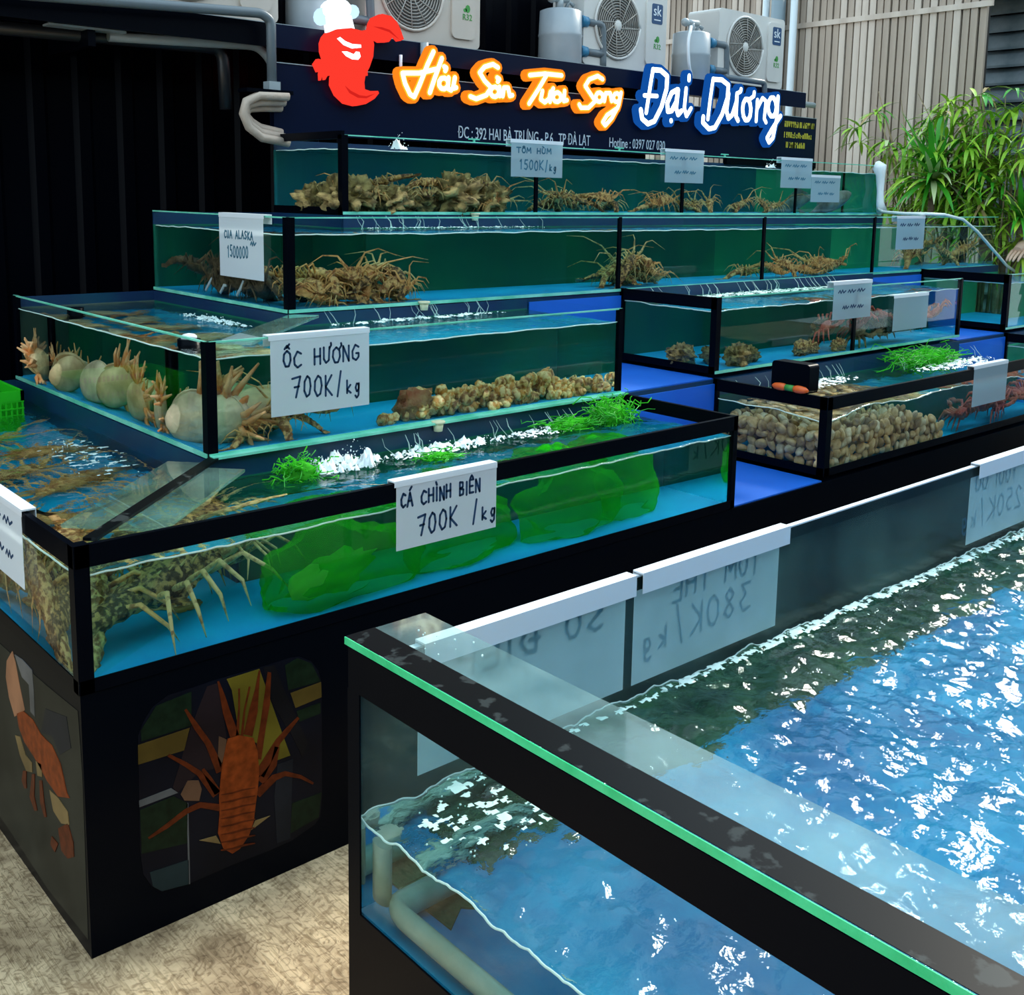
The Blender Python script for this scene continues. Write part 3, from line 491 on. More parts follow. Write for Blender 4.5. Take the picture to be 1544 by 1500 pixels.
MB().wallbox((A2, BK), (A2, B2), 0.03, Z1 + 0.001, Z1 + 0.008).build('rear_rim', 'glass_edge', t1)
MB().box(A2, G0, B2 - 0.03, B2, Z1 + 0.001, Z1 + 0.008).build('rear_rim', 'glass_edge', t1)
t1b = tank('framed low tank with a clam heap and red crabs', Q(G1, G2, 0, B2), Z0 + 0.02, Z1, 0.072, 'ggpg', [(0, 1, 2, 3)], ((150, 40),), posts=((G1 - 0.003, -0.003, 0.035, 0.033), (G1 - 0.003, B2 - 0.02, 0.02, 0.02)), topbar=(0, 3), botbar=(0, 3), amp=0.006, slosh=0.03, dividers=(((M1, B2), (M1, 0.0)),), panels={2: [(1, 'algae')]})
t1d = tank('framed low tank past the second blue gap', Q(G3, XE, 0, B2), Z0, Z1, 0.07, 'ggpg', [(0, 1, 2, 3)], ((30, 14),), topbar=(0, 3), botbar=(0, 3), posts=((G3 - 0.003, B2 - 0.02, 0.02, 0.02),), panels={2: [(1, 'algae_daylit')]})
# second row
t2 = tank('second-tier corner tank with a snail heap in front and large shellfish at its side', ell(A2, B2, A3, B3, G0 - 0.01, BK), Z1, Z2, 0.046, 'ggpppg', ELL, ((110, 36), (90, 36)), (3, 1),
          posts=((A2 - 0.003, B2 - 0.003, 0.03, 0.03), (G0 - 0.007, B2 - 0.003, -0.02, 0.02), (A2 - 0.003, BK, 0.02, -0.03)), rim=(0, 5), amp=0.003, wl=8, panels={2: [(1, 'algae')], 3: [(1, 'algae')], 4: [(1, 'algae_grey')]}, dividers=(((A2 + 0.03, B2 + 0.03), (A3, B3)),))
a, b = Vector((A2 + 0.05, B2 + 0.04)), Vector((A3, B3 - 0.01)); d = (b - a).normalized(); nn = Vector((-d.y, d.x))
MB().wallbox(a - nn * 0.1, b - nn * 0.1, 0.1, Z2 - 0.009, Z2 - 0.001).build('brace', 'brace_glass', t2)
t2b = tank('framed second-tier tank with rock piles and red crabs', Q(G1, G2, B2, B3), Z1 + 0.02, Z2 + 0.012, 0.055, 'ggpg', [(0, 1, 2, 3)], ((110, 28),), posts=((G1 - 0.003, B2 - 0.003, 0.03, 0.03), (G1 - 0.003, B3 - 0.02, 0.02, 0.02), (M1 - 0.01, B2 - 0.003, 0.02, 0.012), (G2 - 0.018, B2 - 0.003, 0.021, 0.02)), topbar=(3,), botbar=(3,), rim=(0,), amp=0.005, slosh=0.014, dividers=(((M1, B3), (M1, B2)),))
t2d = tank('framed second-tier tank past the second blue gap', Q(G3, XE, B2, B3), Z1 + 0.02, Z2 + 0.012, 0.05, 'ggpg', [(0, 1, 2, 3)], ((30, 14),), posts=((G3 - 0.003, B2 - 0.003, 0.03, 0.03), (G3 - 0.003, B3 - 0.02, 0.02, 0.02)), topbar=(3,), botbar=(3,), rim=(0,), panels={2: [(1, 'algae_daylit')]})
# third row
PW = lambda x, y, w=0.018: (x - w / 2, y - 0.003, w, 0.011)
t3 = tank('third-tier tank wrapping the corner, split into bays by thin black posts', ell(A3, B3, A4, B4, 6.36, BK), Z2, Z3, 0.056, 'ggpppg', ELL, ((190, 20), (50, 20)), (3, 1),
          posts=((A3 - 0.003, B3 - 0.003, 0.03, 0.03), PW(G1 - 0.015, B3), PW(M1, B3), PW(G2, B3), (6.345, B4 - 0.03, 0.02, 0.03)), rim=(0, 5), panels={2: [(0.113, 'pane'), (0.324, 'algae_daylit'), (0.546, 'algae_part_daylit'), (1, 'algae')], 3: [(1, 'algae')], 4: [(1, 'algae')]},
          dividers=(((A3 + 0.03, B3 + 0.03), (A4, B4)), ((G1 - 0.015, B4), (G1 - 0.015, B3)), ((M1, B4), (M1, B3)), ((G2, B4), (G2, B3))))
# top row
t4 = tank('long top tank under the sign, split into bays by thin black posts', Q(A4, 5.81, B4, BK), Z3, Z4, 0.05, 'ggpg', [(0, 1, 2, 3)], ((160, 20),), wmat='water_teal', posts=((A4 - 0.003, B4 - 0.003, 0.03, 0.03), PW(G1 - 0.025, B4), PW(M1 - 0.005, B4), PW(G2, B4, 0.014), (5.795, BK - 0.03, 0.02, 0.03)), rim=(0,), panels={2: [(0.23, 'algae_daylit'), (1, 'algae_teal')]},
          dividers=(((G1 - 0.025, BK), (G1 - 0.025, B4)), ((M1 - 0.005, BK), (M1 - 0.005, B4)), ((G2, BK), (G2, B4))))
MB().box(A4 - 0.003, A4 + 0.012, B4, BK, Z4 - 0.012, Z4 + 0.02).build('top_bar', 'black', t4)
MB().box(A4 - 0.003, A4 - 0.0001, B4, BK, Z3, Z3 + 0.03).build('bottom_bar', 'black', t4)
MB().box(G2, 5.83, BK - 0.03, BK, Z4 - 0.01, Z4 + 0.03).build('top_bar', 'black', t4)

# ------------------------------------------------------------------ big low tank in front
NX0, NX1, NY0, NY1, NB, NT, NW = 0.28, 6.6, -2.75, -0.59, 0.30, 0.85, 0.50
nt_ = thing('pool_tank', 'large low glass tank of rippling blue water in front of the stepped stand', 'tank')
MB().box(NX0, NX1, NY0, NY1, 0, NB).build('base_cabinet', 'black_gloss', nt_)
MB().box(NX0 + 0.002, NX1 - 0.002, NY0 + 0.002, NY1 - 0.002, NB + 0.001, NB + 0.012).build('base_panel', 'pool_blue', nt_)
MB().wallbox((NX0, NY1), (NX0, NY0), 0.010, NB + 0.012, NT - 0.015).build('glass_pane', 'near_pane', nt_)
MB().wallbox((NX1, NY1), (NX0, NY1), 0.010, NB + 0.012, 0.79).build('glass_pane', 'rear_pane', nt_)
MB().wallbox((NX1, NY0), (NX1, NY1), 0.010, NB + 0.012, 0.79).build('glass_pane', 'rear_pane', nt_)
MB().wallbox((NX0, NY0), (NX1, NY0), 0.010, NB + 0.012, 0.79).build('glass_pane', 'rear_pane', nt_)
MB().box(NX0 - 0.004, NX0 - 0.0002, NY0, NY1, 0.755, NT - 0.016).build('top_bar', 'black', nt_)
MB().box(NX0 - 0.004, NX0 - 0.0002, NY1 - 0.035, NY1 + 0.003, 0, 0.755).build('corner_post', 'black', nt_)
MB().box(NX0 - 0.004, NX0 - 0.0002, NY0, NY1 - 0.035, 0, NB + 0.02).build('bottom_bar', 'black', nt_)
MB().box(NX0, NX1, NY1, NY1 + 0.006, 0.755, 0.792).build('rear_bar', 'black', nt_)
MB().box(NX0, NX1, NY1 - 0.010, NY1 + 0.006, 0.792, 0.796).build('rear_rim', 'plastic_white', nt_)
MB().box(NX0 - 0.002, NX0 + 0.18, NY0, NY1 + 0.012, NT - 0.012, NT - 0.0005).build('flange', 'flange_glass', nt_)
MB().box(NX0 - 0.004, NX0 - 0.0021, NY0, NY1 + 0.012, NT - 0.014, NT).build('flange_edge', 'green_edge', nt_)
MB().box(NX0 + 0.0, NX0 + 0.062, NY0, NY1 + 0.012, NT - 0.0004, NT + 0.0006).build('flange_tape', 'black_tape', nt_)
ipn = offset_poly(Q(NX0, NX1, NY0, NY1), [0.012] * 4)
water([ipn], (None,), NB + 0.006, NW, ((640, 220),), 0.013, 2.2, 'water_pool', nt_, 13.0, 0.014, None, ((0, 2), (0, 3)))
am = MB()
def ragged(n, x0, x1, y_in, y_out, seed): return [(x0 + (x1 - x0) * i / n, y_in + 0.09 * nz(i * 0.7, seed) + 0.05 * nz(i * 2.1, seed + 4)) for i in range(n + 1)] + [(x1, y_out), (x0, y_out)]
am.prism(ragged(60, NX0 + 0.2, NX1 - 0.03, NY1 - 0.17, NY1 - 0.013, 1.0), NB + 0.012, NB + 0.016); am.build('olive_strip', 'olive_brown', nt_, fix=True)  # ragged olive-brown strip on the base along the rear pane

# ------------------------------------------------------------------ back shelf, air conditioners, pipes
shelf = thing('equipment_shelf', 'dark steel shelf behind the sign carrying the cooling units', 'shelf', (0, 0, 0))
MB().box(-3.0, 5.75, 2.17, 2.62, 2.325, 2.365).build('deck', 'black', shelf)
MB().box(-3.0, 1.66, 2.165, 2.175, 2.27, 2.37).build('front_beam', 'black', shelf)
MB().box(1.66, 5.75, 2.165, 2.175, 2.27, 2.37).build('front_beam', 'sign_navy', shelf)  # navy puts the glow of the sign lights into the beam colour
MB().box(-3.0, 5.75, 2.172, 2.182, 2.37, 2.374).build('edge_strip', 'pipe_light', shelf)
for x in (-2.0, -0.6, 0.9, 2.62, 4.5): MB().box(x, x + 0.03, 2.2, 2.65, 2.2, 2.325).build('bracket', 'black', shelf)
def font_mesh(txt, size, ext=0.0008, sx=1.0, align='LEFT'):
    c = bpy.data.curves.new('lettering', 'FONT'); c.body = txt; c.size = size; c.extrude = ext; c.align_x = align; c.resolution_u = 3
    o = bpy.data.objects.new('lettering', c); COL.objects.link(o); bpy.context.view_layer.update()
    me = bpy.data.meshes.new_from_object(o.evaluated_get(bpy.context.evaluated_depsgraph_get()))
    bpy.data.objects.remove(o); bpy.data.curves.remove(c)
    for v in me.vertices: v.co.x *= sx
    return me
def text_on(txt, size, loc, m, parent, sx=1.0, name='lettering'):
    me = font_mesh(txt, size, sx=sx); me.materials.clear(); me.materials.append(MATS[m])
    o = link(name, me, parent); o.location = loc; o.rotation_euler = (PI / 2, 0, 0); return o
def rrect(w, h, r, n=4):
    pts = []
    for cx, cz, a0 in ((w / 2 - r, h / 2 - r, 0), (-w / 2 + r, h / 2 - r, 90), (-w / 2 + r, -h / 2 + r, 180), (w / 2 - r, -h / 2 + r, 270)):
        for k in range(n + 1): a = math.radians(a0 + 90 * k / n); pts.append((cx + r * math.cos(a), cz + r * math.sin(a)))
    return pts
def air_con(x0, z0, label, body, badge):
    w, h, dp = 0.70, 0.45, 0.25
    t = thing('air_conditioner', label, 'air conditioner', (x0, 2.24, z0), 'outdoor cooling units on the shelf')
    b = MB(); b.plate([(p[0] + w / 2, p[1] + h / 2) for p in rrect(w, h, 0.025)], 0, dp); b.build('casing', body, t, fix=True)
    cx, cz, r = 0.27, 0.235, 0.185
    d = MB(); d.plate([(cx + r * math.cos(k * PI / 16), cz + r * math.sin(k * PI / 16)) for k in range(32)], -0.002, 0.0); fan = d.build('fan_opening', 'ac_dark', t, fix=True)
    ring = MB(); ring.tube([(cx + r * math.cos(k * PI / 16), -0.008, cz + r * math.sin(k * PI / 16)) for k in range(33)], 0.008, 6); ring.build('fan_ring', body, t)
    g = MB()
    for q in range(1, 12): rr = r * q / 12; g.tube([(cx + rr * math.cos(k * PI / 14), -0.008, cz + rr * math.sin(k * PI / 14)) for k in range(29)], 0.0032, 4)
    for k in range(12): a = k * PI / 6; g.tube([(cx + 0.03 * math.cos(a), -0.011, cz + 0.03 * math.sin(a)), (cx + r * math.cos(a + 0.5), -0.011, cz + r * math.sin(a + 0.5))], 0.003, 4)
    g.build('fan_grille', 'ac_grille', t)
    hb = MB(); hb.ball((cx, -0.008, cz), 0.032, 0.008, 0.032, 12, 4); hb.build('grille_hub', body, t)
    p = MB(); p.plate([(q[0] + 0.585, q[1] + 0.23) for q in rrect(0.15, 0.38, 0.03)], -0.012, 0.0); p.build('service_panel', body, t, fix=True)
    f = MB(); f.box(0.06, 0.16, -0.01, dp, -0.02, 0.0); f.box(0.54, 0.64, -0.01, dp, -0.02, 0.0); f.build('foot', 'ac_cream', t)
    if badge:
        l_ = MB(); l_.plate([(q[0] + 0.60, q[1] + 0.335) for q in rrect(0.095, 0.115, 0.012)], -0.0135, -0.012); lb = l_.build('badge', 'label_blue', t, fix=True)
        text_on('sk', 0.085, (0.563, -0.0145, 0.325), 'label_white', lb, 0.95)
        m = MB(); m.box(0.572, 0.63, -0.0145, -0.0136, 0.298, 0.304); m.build('caption', 'label_white', lb)
    e = MB(); e.plate([(0.61 + 0.016 * math.cos(k * PI / 4), 0.19 + 0.02 * math.sin(k * PI / 4)) for k in range(8)], -0.013, -0.012); e.plate([(0.593 + 0.012 * math.cos(k * PI / 4), 0.182 + 0.01 * math.sin(k * PI / 4)) for k in range(8)], -0.013, -0.012); lf = e.build('leaf_badge', 'label_green', t, fix=True)
    text_on('R32', 0.042, (0.575, -0.0132, 0.135), 'label_green', lf, 0.95)
    return t
air_con(1.06, 2.385, 'cream outdoor cooling unit above the corner of the black wall', 'ac_cream', False)
air_con(2.22, 2.385, 'cream outdoor cooling unit standing over the red emblem claw', 'ac_cream', False)
air_con(3.67, 2.385, 'off-white outdoor cooling unit with blue badge between the two grey canisters', 'ac_white', True)
air_con(4.87, 2.385, 'off-white outdoor cooling unit with blue badge nearest the slat fence', 'ac_white', True)
def canister(x, label, h=0.3):
    t = thing('filter_canister', label, 'canister', (x, 2.3, 2.366), 'grey filter canisters on the shelf')
    b = MB(); prof = [(0.118, 0), (0.122, 0.01), (0.12, 0.15), (0.124, 0.16), (0.12, 0.17), (0.116, h - 0.01), (0.09, h), (0.0, h + 0.004)]
    b.quadstrip([[(r * math.cos(2 * PI * k / 24), r * math.sin(2 * PI * k / 24), z) for k in range(24)] for r, z in prof]); b.build('shell', 'canister', t)
    v = MB(); v.tube([(-0.03, -0.02, h), (-0.03, -0.02, h + 0.05)], 0.022, 8); v.tube([(-0.09, -0.02, h + 0.05), (0.03, -0.02, h + 0.055)], 0.02, 8); v.ball((-0.09, -0.02, h + 0.05), 0.03, 0.026, 0.026); v.tube([(0.03, 0, h), (0.06, 0, h + 0.05), (0.09, -0.01, h + 0.03)], 0.012, 6); v.build('valve', 'pipe_light', t)
    for zz, dr in ((h * 0.82, 0.0), (h * 0.28, 0.0)):
        c = MB(); c.tube([(0.1, -0.05, zz), (0.15, -0.055, zz)], [0.036, 0.03], 10); c.build('port_cap', 'cap_blue', t)
    p = MB(); p.tube(arc([(0.15, -0.055, h * 0.82), (0.27, -0.06, h * 0.82), (0.28, -0.06, h * 0.28), (0.28, -0.06, -0.02)], 0.035), 0.022, 10); p.tube([(0.15, -0.055, h * 0.28), (0.28, -0.06, h * 0.28)], 0.022, 10); p.build('pipe', 'pipe_grey', t)
    return t
canister(3.55, 'grey filter canister standing over the word before the blue lettering')
canister(4.68, 'grey filter canister standing between the blue-badged cooling units')
c3 = canister(1.97, 'pale filter canister mostly hidden behind the white hat of the emblem')
tag(MB().tube(arc([(4.83, 2.15, 2.40), (5.25, 2.15, 2.40), (5.26, 2.15, 2.2)], 0.03), 0.018, 8).build('pipe', 'pipe_grey'), 'grey elbow pipe running behind the blue lettering', 'pipe')
tag(MB().tube(arc([(5.5, 2.2, 2.3), (5.9, 2.2, 2.3)], 0.03), 0.02, 8).build('pipe', 'pipe_light'), 'short grey pipe end poking out past the yellow print of the sign', 'pipe')
tag(MB().tube(arc([(4.55, 2.2, 2.68), (4.5, 2.18, 2.58), (4.52, 2.18, 2.44), (4.58, 2.2, 2.37)], 0.06), 0.01, 6).build('hose', 'plastic_white'), 'thin white hose curving down beside a grey canister', 'hose')
tag(MB().tube(arc([(-1.0, 2.1, 2.265), (1.60, 2.1, 2.395), (1.645, 2.1, 2.37), (1.645, 2.1, 2.08)], 0.05), 0.021, 10).build('pipe', 'pipe_grey'), 'grey plastic pipe along the shelf that drops beside the sign', 'pipe')
tag(MB().box(1.618, 1.672, 2.074, 2.126, 2.075, 2.115).build('pipe_socket', 'pipe_light'), 'grey socket on the pipe end beside the sign', 'fitting')
tag(MB().tube(arc([(0.2, 2.3, 2.24), (1.52, 2.3, 2.26), (1.53, 2.3, 2.0)], 0.06), 0.028, 10).build('pipe', 'pipe_dark'), 'black pipe bending down in front of the black wall', 'pipe')
tag(MB().tube(arc([(1.0, 2.25, 2.25), (1.66, 2.25, 2.28), (1.73, 2.25, 2.22), (1.75, 2.25, 2.12)], 0.05), 0.02, 8).build('pipe', 'pipe_light'), 'pale pipe curving down behind the sign corner', 'pipe')
for k in range(3):
    dx = k * 0.022
    tag(MB().tube([(1.70, 2.06 + k * 0.03, 2.055 - dx), (1.56 + dx, 2.06 + k * 0.03, 2.05 - dx), (1.50 + dx, 2.06 + k * 0.03, 2.02 - dx * 0.5), (1.485 + dx, 2.06 + k * 0.03, 1.97), (1.51 + dx, 2.06 + k * 0.03, 1.915 + dx * 0.6), (1.57 + dx * 0.6, 2.06 + k * 0.03, 1.875 + dx), (1.70, 2.06 + k * 0.03, 1.858 + dx)], 0.019, 8).build('conduit', 'conduit'), 'beige wrapped conduit looping out from behind the sign', 'conduit', 'beige conduits at the end of the sign')
tag(MB().box(1.50, 1.72, 2.05, 2.13, 2.062, 2.078).build('conduit_clip', 'black'), 'black tray holding the beige conduits', 'tray')
tag(MB().tube([(2.5, 2.15, 2.37), (2.5, 2.15, 2.19)], 0.02, 10).build('pipe', 'pipe_light'), 'short grey upright pipe between the red emblem and the orange lettering', 'pipe')
tag(MB().tube([(2.36, 2.15, 2.30), (2.36, 2.15, 2.19)], 0.008, 8).build('pipe', 'plastic_white'), 'thin white upright tube beside the red emblem', 'pipe')
# pale strips under the shelf
for k, (x0, x1) in enumerate(((0.25, 0.55), (0.75, 1.05))):
    tag(MB().box(x0, x1, 2.19, 2.26, 2.262, 2.27).build('shelf_panel', 'pipe_light'), 'pale strip on the underside of the shelf above the black wall', 'strip', 'pale strips under the shelf')

# ------------------------------------------------------------------ the sign
sign = thing('shop_sign', 'black sign board with glowing orange and blue script lettering', 'sign', (1.67, 2.12, 1.875))
SO = Vector((1.67, 2.12, 1.875))
sg = bpy.data.objects.new('board', MB().box(1.667, 5.83, 2.125, 2.16, 1.90, 2.2).mesh('board', 'sign_navy')); COL.objects.link(sg)
def under(o, p, off=SO):
    o.parent = p; o.location = -off; return o
under(sg, sign)
edge = under(link('board_edge', MB().box(1.667, 5.83, 2.121, 2.16, 2.2, 2.204).mesh('board_edge', 'pipe_light')), sign)
for wn, paths in WORDS.items():
    orange = wn in ('hai', 'san', 'tuoi', 'song')
    w1 = {'hai': 0.031, 'san': 0.031, 'tuoi': 0.031, 'song': 0.029}.get(wn, 0.034)
    bk = under(link('word', MB().ribbon(paths, w1, 2.088, 0.037, plane_y, 10).mesh('word', 'neon_orange' if orange else 'neon_blue')), sign)
    tag(bk, 'orange outlined script word' if orange else 'blue outlined script word')
    for path in paths:
        f = MB(); f.ribbon([path], 0.011 if orange else (0.014 if len(path) > 6 else 0.012), 2.083, 0.004, plane_y, 8)
        o = link('letter', f.mesh('letter', 'neon_cream' if orange else 'neon_white')); o.parent = bk
    if orange:
        o = link('letter_halo', MB().ribbon(paths, 0.0185, 2.0858, 0.002, plane_y, 8).mesh('letter_halo', 'neon_amber')); o.parent = bk
EB = under(link('emblem', MB().plate(EMBLEM['body'], 2.08, 2.115).mesh('emblem', 'neon_red', True)), sign); tag(EB, 'glowing red lobster emblem with a white chef hat')
def emb(nm, poly, y0, y1, m): o = link(nm, MB().plate(poly, y0, y1).mesh(nm, m, True)); o.parent = EB
emb('claw', EMBLEM['claw'], 2.074, 2.112, 'neon_red')
for p in EMBLEM['leg']: emb('leg', p, 2.085, 2.11, 'neon_red')
for p in EMBLEM['mark']: emb('highlight', p, 2.0775, 2.0795, 'neon_hat')
for p in EMBLEM['fold']: emb('fold', p, 2.0725, 2.0738, 'neon_red_dark')
for nm in ('hat2', 'hat3'): emb('hat', EMBLEM[nm], 2.09, 2.118, 'neon_hat_side')
for nm in ('hatband', 'hat'): emb('hat', EMBLEM[nm], 2.082, 2.11, 'neon_hat')
for txt, x, z, sz, sx in (('ĐC : 392 HAI BÀ TRƯNG - P.6 . TP ĐÀ LẠT', 2.69, 1.928, 0.082, 0.615), ('Hotline : 0397 027 030', 3.78, 1.928, 0.078, 0.66)):
    o = text_on(txt, sz, (0, 0, 0), 'sign_text', None, sx); o.parent = sign; o.location = Vector((x, 2.124, z)) - SO
ymb = MB()
for row, (z, n) in enumerate(((2.13, 15), (2.06, 14), (1.995, 10))):
    x = 5.46 + (0.02 if row == 2 else 0.0)
    for k in range(n):
        wd = R.uniform(0.012, 0.018); hh = 0.038 if row != 1 else R.choice((0.026, 0.038))
        ymb.box(x, x + 0.006, 2.1235, 2.125, z, z + hh)
        if R.random() < 0.8: ymb.box(x + wd - 0.005, x + wd, 2.1235, 2.125, z, z + hh * R.choice((1, 0.6, 1)))
        if R.random() < 0.7: ymb.box(x, x + wd, 2.1235, 2.125, z + hh * R.choice((0.0, 0.4, 0.82)), z + hh * R.choice((0.0, 0.4, 0.82)) + 0.007)
        x += wd + 0.0085
under(link('small_print', ymb.mesh('small_print', 'sign_yellow')), sign)

# ------------------------------------------------------------------ price cards
G = {  # one-line pen letters on a 0..1 by 0..1 cell
 'A': [[(0, 0), (.5, 1), (1, 0)], [(.2, .4), (.8, .4)]], 'B': [[(.1, 0), (.1, 1), (.7, .95), (.7, .6), (.1, .52)], [(.1, .52), (.85, .4), (.8, .05), (.1, 0)]], 'C': [[(.95, .85), (.5, 1), (.1, .6), (.15, .2), (.5, 0), (.95, .15)]],
 'D': [[(.1, 0), (.1, 1), (.6, .95), (.95, .5), (.6, .05), (.1, 0)]], 'E': [[(.9, 1), (.1, 1), (.1, 0), (.9, 0)], [(.1, .5), (.75, .5)]], 'G': [[(.95, .85), (.5, 1), (.1, .6), (.15, .15), (.6, 0), (.95, .2), (.95, .45), (.6, .45)]],
 'H': [[(.1, 0), (.1, 1)], [(.9, 0), (.9, 1)], [(.1, .5), (.9, .5)]], 'I': [[(.5, 0), (.5, 1)]], 'K': [[(.1, 0), (.1, 1)], [(.9, 1), (.1, .45), (.95, 0)]], 'L': [[(.1, 1), (.1, 0), (.9, 0)]], 'M': [[(0, 0), (.1, 1), (.5, .35), (.9, 1), (1, 0)]],
 'N': [[(.1, 0), (.1, 1), (.9, 0), (.9, 1)]], 'O': [[(.5, 1), (.12, .8), (.05, .4), (.3, .03), (.7, .03), (.95, .4), (.88, .8), (.5, 1)]], 'P': [[(.1, 0), (.1, 1), (.8, .95), (.85, .6), (.1, .48)]], 'S': [[(.9, .9), (.5, 1), (.12, .78), (.5, .52), (.88, .26), (.5, 0), (.1, .1)]],
 'T': [[(0, 1), (1, 1)], [(.5, 1), (.5, 0)]], 'U': [[(.1, 1), (.1, .25), (.4, 0), (.8, .15), (.9, 1)]], 'X': [[(0, 0), (1, 1)], [(0, 1), (1, 0)]], 'Y': [[(0, 1), (.5, .5), (1, 1)], [(.5, .5), (.5, 0)]],
 '0': [[(.5, 1), (.15, .75), (.1, .3), (.4, 0), (.75, .1), (.92, .5), (.8, .88), (.5, 1)]], '1': [[(.25, .8), (.55, 1), (.55, 0)]], '2': [[(.1, .8), (.5, 1), (.88, .75), (.1, 0), (.95, 0)]], '3': [[(.15, .95), (.8, .95), (.45, .58), (.88, .35), (.6, .02), (.1, .1)]],
 '5': [[(.88, 1), (.25, 1), (.18, .58), (.65, .6), (.9, .3), (.55, 0), (.1, .1)]], '7': [[(.05, .92), (.95, 1), (.45, 0)], [(.3, .5), (.8, .52)]], '8': [[(.5, .52), (.15, .78), (.5, 1), (.85, .78), (.5, .52), (.1, .22), (.5, 0), (.9, .22), (.5, .52)]],
 '/': [[(.3, -.15), (.7, 1.1)]], 'k': [[(.2, 0), (.2, .8)], [(.75, .5), (.2, .22), (.8, 0)]], 'g': [[(.75, .5), (.4, .55), (.2, .3), (.4, .05), (.75, .2), (.75, .55), (.7, -.2), (.4, -.35), (.15, -.2)]], ' ': [], '~': [[(0, .3), (.2, .7), (.35, .2), (.55, .75), (.7, .25), (1, .6)]]}
ACC = {'Á': ('A', "'"), 'Ì': ('I', '`'), 'Ể': ('E', '^'), 'Ố': ('O', "^'"), 'Ư': ('U', '+'), 'Ơ': ('O', '+'), 'Ô': ('O', '^'), 'Ẻ': ('E', "'"), 'Ò': ('O', '`'), 'Đ': ('D', '-'), 'Ệ': ('E', '^.'), 'À': ('A', '`'), 'Ù': ('U', '`')}
MK = {"'": [(.45, 1.18), (.8, 1.4)], '`': [(.2, 1.4), (.55, 1.18)], '^': [(.2, 1.12), (.5, 1.32), (.8, 1.12)], '+': [(.9, .9), (1.15, 1.1), (1.1, 1.25)], '-': [(-.1, .5), (.45, .5)], '.': [(.5, -.22), (.52, -.22)]}
def pen(txt, u0, v0, cw, ch, gap=0.28, slope=0.0):
    out = []; u = u0; rr = random.Random(len(txt) * 31 + int(u0 * 1000))
    for ch_ in txt:
        b, acc = ACC.get(ch_, (ch_, ''))
        small = b in 'kg'
        jy = rr.uniform(-0.06, 0.06) * ch; w = cw * rr.uniform(0.9, 1.1) * (0.45 if b == 'I' else 0.8 if small else 1)
        for st in G[b]: out.append([(u + p[0] * w, v0 + jy + (u - u0) * slope + p[1] * ch * (0.8 if small else 1)) for p in st])
        for a in acc: out.append([(u + p[0] * w, v0 + jy + (u - u0) * slope + p[1] * ch) for p in MK[a]])
        u += w + cw * gap
    return out
def card(label, face, at, a0, a1, ztop, zbot, lines, sheet='film', ink='ink', pw=0.0032, hook=0.03, group=None, flip=False, overhang=0.0):
    """sheet hung over a rim; face 'y' lies in a plane of constant y (at), 'x' in constant x"""
    t = thing('price_card', label, 'price card', ((a0 + a1) / 2, at, zbot) if face == 'y' else (at, (a0 + a1) / 2, zbot), group)
    off = t.location.copy(); w = a1 - a0; sg = 1 if flip else -1
    fx = (lambda u, v, d: (u - off.x, at + sg * d - off.y, v - off.z)) if face == 'y' else (lambda u, v, d: (at + sg * d - off.x, u - off.y, v - off.z))
    def slab(m, u0, u1, v0, v1, d0, d1):
        b = len(m.v); m.v += [fx(u, v, d) for d in (d0, d1) for u, v in ((u0, v0), (u1, v0), (u1, v1), (u0, v1))]
        for f in ((3, 2, 1, 0), (4, 5, 6, 7), (0, 1, 5, 4), (1, 2, 6, 5), (2, 3, 7, 6), (3, 0, 4, 7)): m.f.append(tuple(b + i for i in f)); m.sm.append(False)
    m = MB(); slab(m, a0, a1, zbot, ztop, 0.0004, 0.0014); m.build('sheet', sheet, t, fix=True)
    m = MB(); slab(m, a0 - 0.006, a1 + 0.002, ztop, ztop + 0.004, -0.03, 0.0018); slab(m, a0 - 0.006, a1 + 0.002, ztop - 0.012, ztop, 0.0014, 0.0022); slab(m, a0 - 0.006, a1 + 0.002, ztop - hook, ztop, -0.03, -0.0285); m.build('fold', 'plastic_white', t, fix=True)
    if lines:
        ps = []
        for ln in lines: ps += pen(*ln)
        rtl = (face == 'x') or flip
        cu = a0 if not rtl else a1
        ps = [[((cu + p[0] * w) if not rtl else (cu - p[0] * w), zbot + p[1] * (ztop - zbot)) for p in s] for s in ps]
        MB().ribbon(ps, pw, 0.00145, 0.0004, fx, 6).build('writing', ink, t, fix=True)['kind'] = 'stuff'
    return t
SQ = [('~~~', .12, .68, .2, .16), ('~~~', .25, .25, .15, .16)]
card('white price card lettered for eels on the black rim over the green nets', 'y', -0.004, 0.80, 1.133, 0.928, 0.749, [('CÁ CHÌNH BIỂN', .04, .62, .052, .2, .28), ('700K /kg', .2, .16, .085, .3, .3)], 'paper')
card('white price card lettered for snails on the second-tier glass', 'y', 0.526, 0.745, 1.077, 1.246, 1.015, [('ỐC HƯƠNG', .12, .6, .075, .2, .3), ('700K/kg', .2, .2, .085, .26, .3)], 'paper')
card('white price card with faded writing on the third-tier side pane', 'x', 1.108, 1.215, 1.543, 1.566, 1.339, [('CUA ALASKA', .12, .62, .05, .12, .35), ('1500000', .18, .32, .055, .18, .3), ('~', .72, .5, .12, .12)], 'paper', 'ink_faded', 0.003)
card('bluish price card reading 1500 on the top tank over its first thin post', 'y', 1.585, 2.57, 2.895, 1.90, 1.735, [('TÔM HÙM', .1, .66, .075, .14, .3), ('1500K/kg', .15, .2, .075, .26, .3)], ink='ink_faded')
card('bluish price card with faint scrawl under the phone number on the sign', 'y', 1.585, 3.64, 3.955, 1.90, 1.73, SQ, ink='ink_faded')
card('bluish price card hung highest, overlapping the sign below its yellow print', 'y', 1.585, 4.67, 4.985, 1.893, 1.72, SQ, ink='ink_faded')
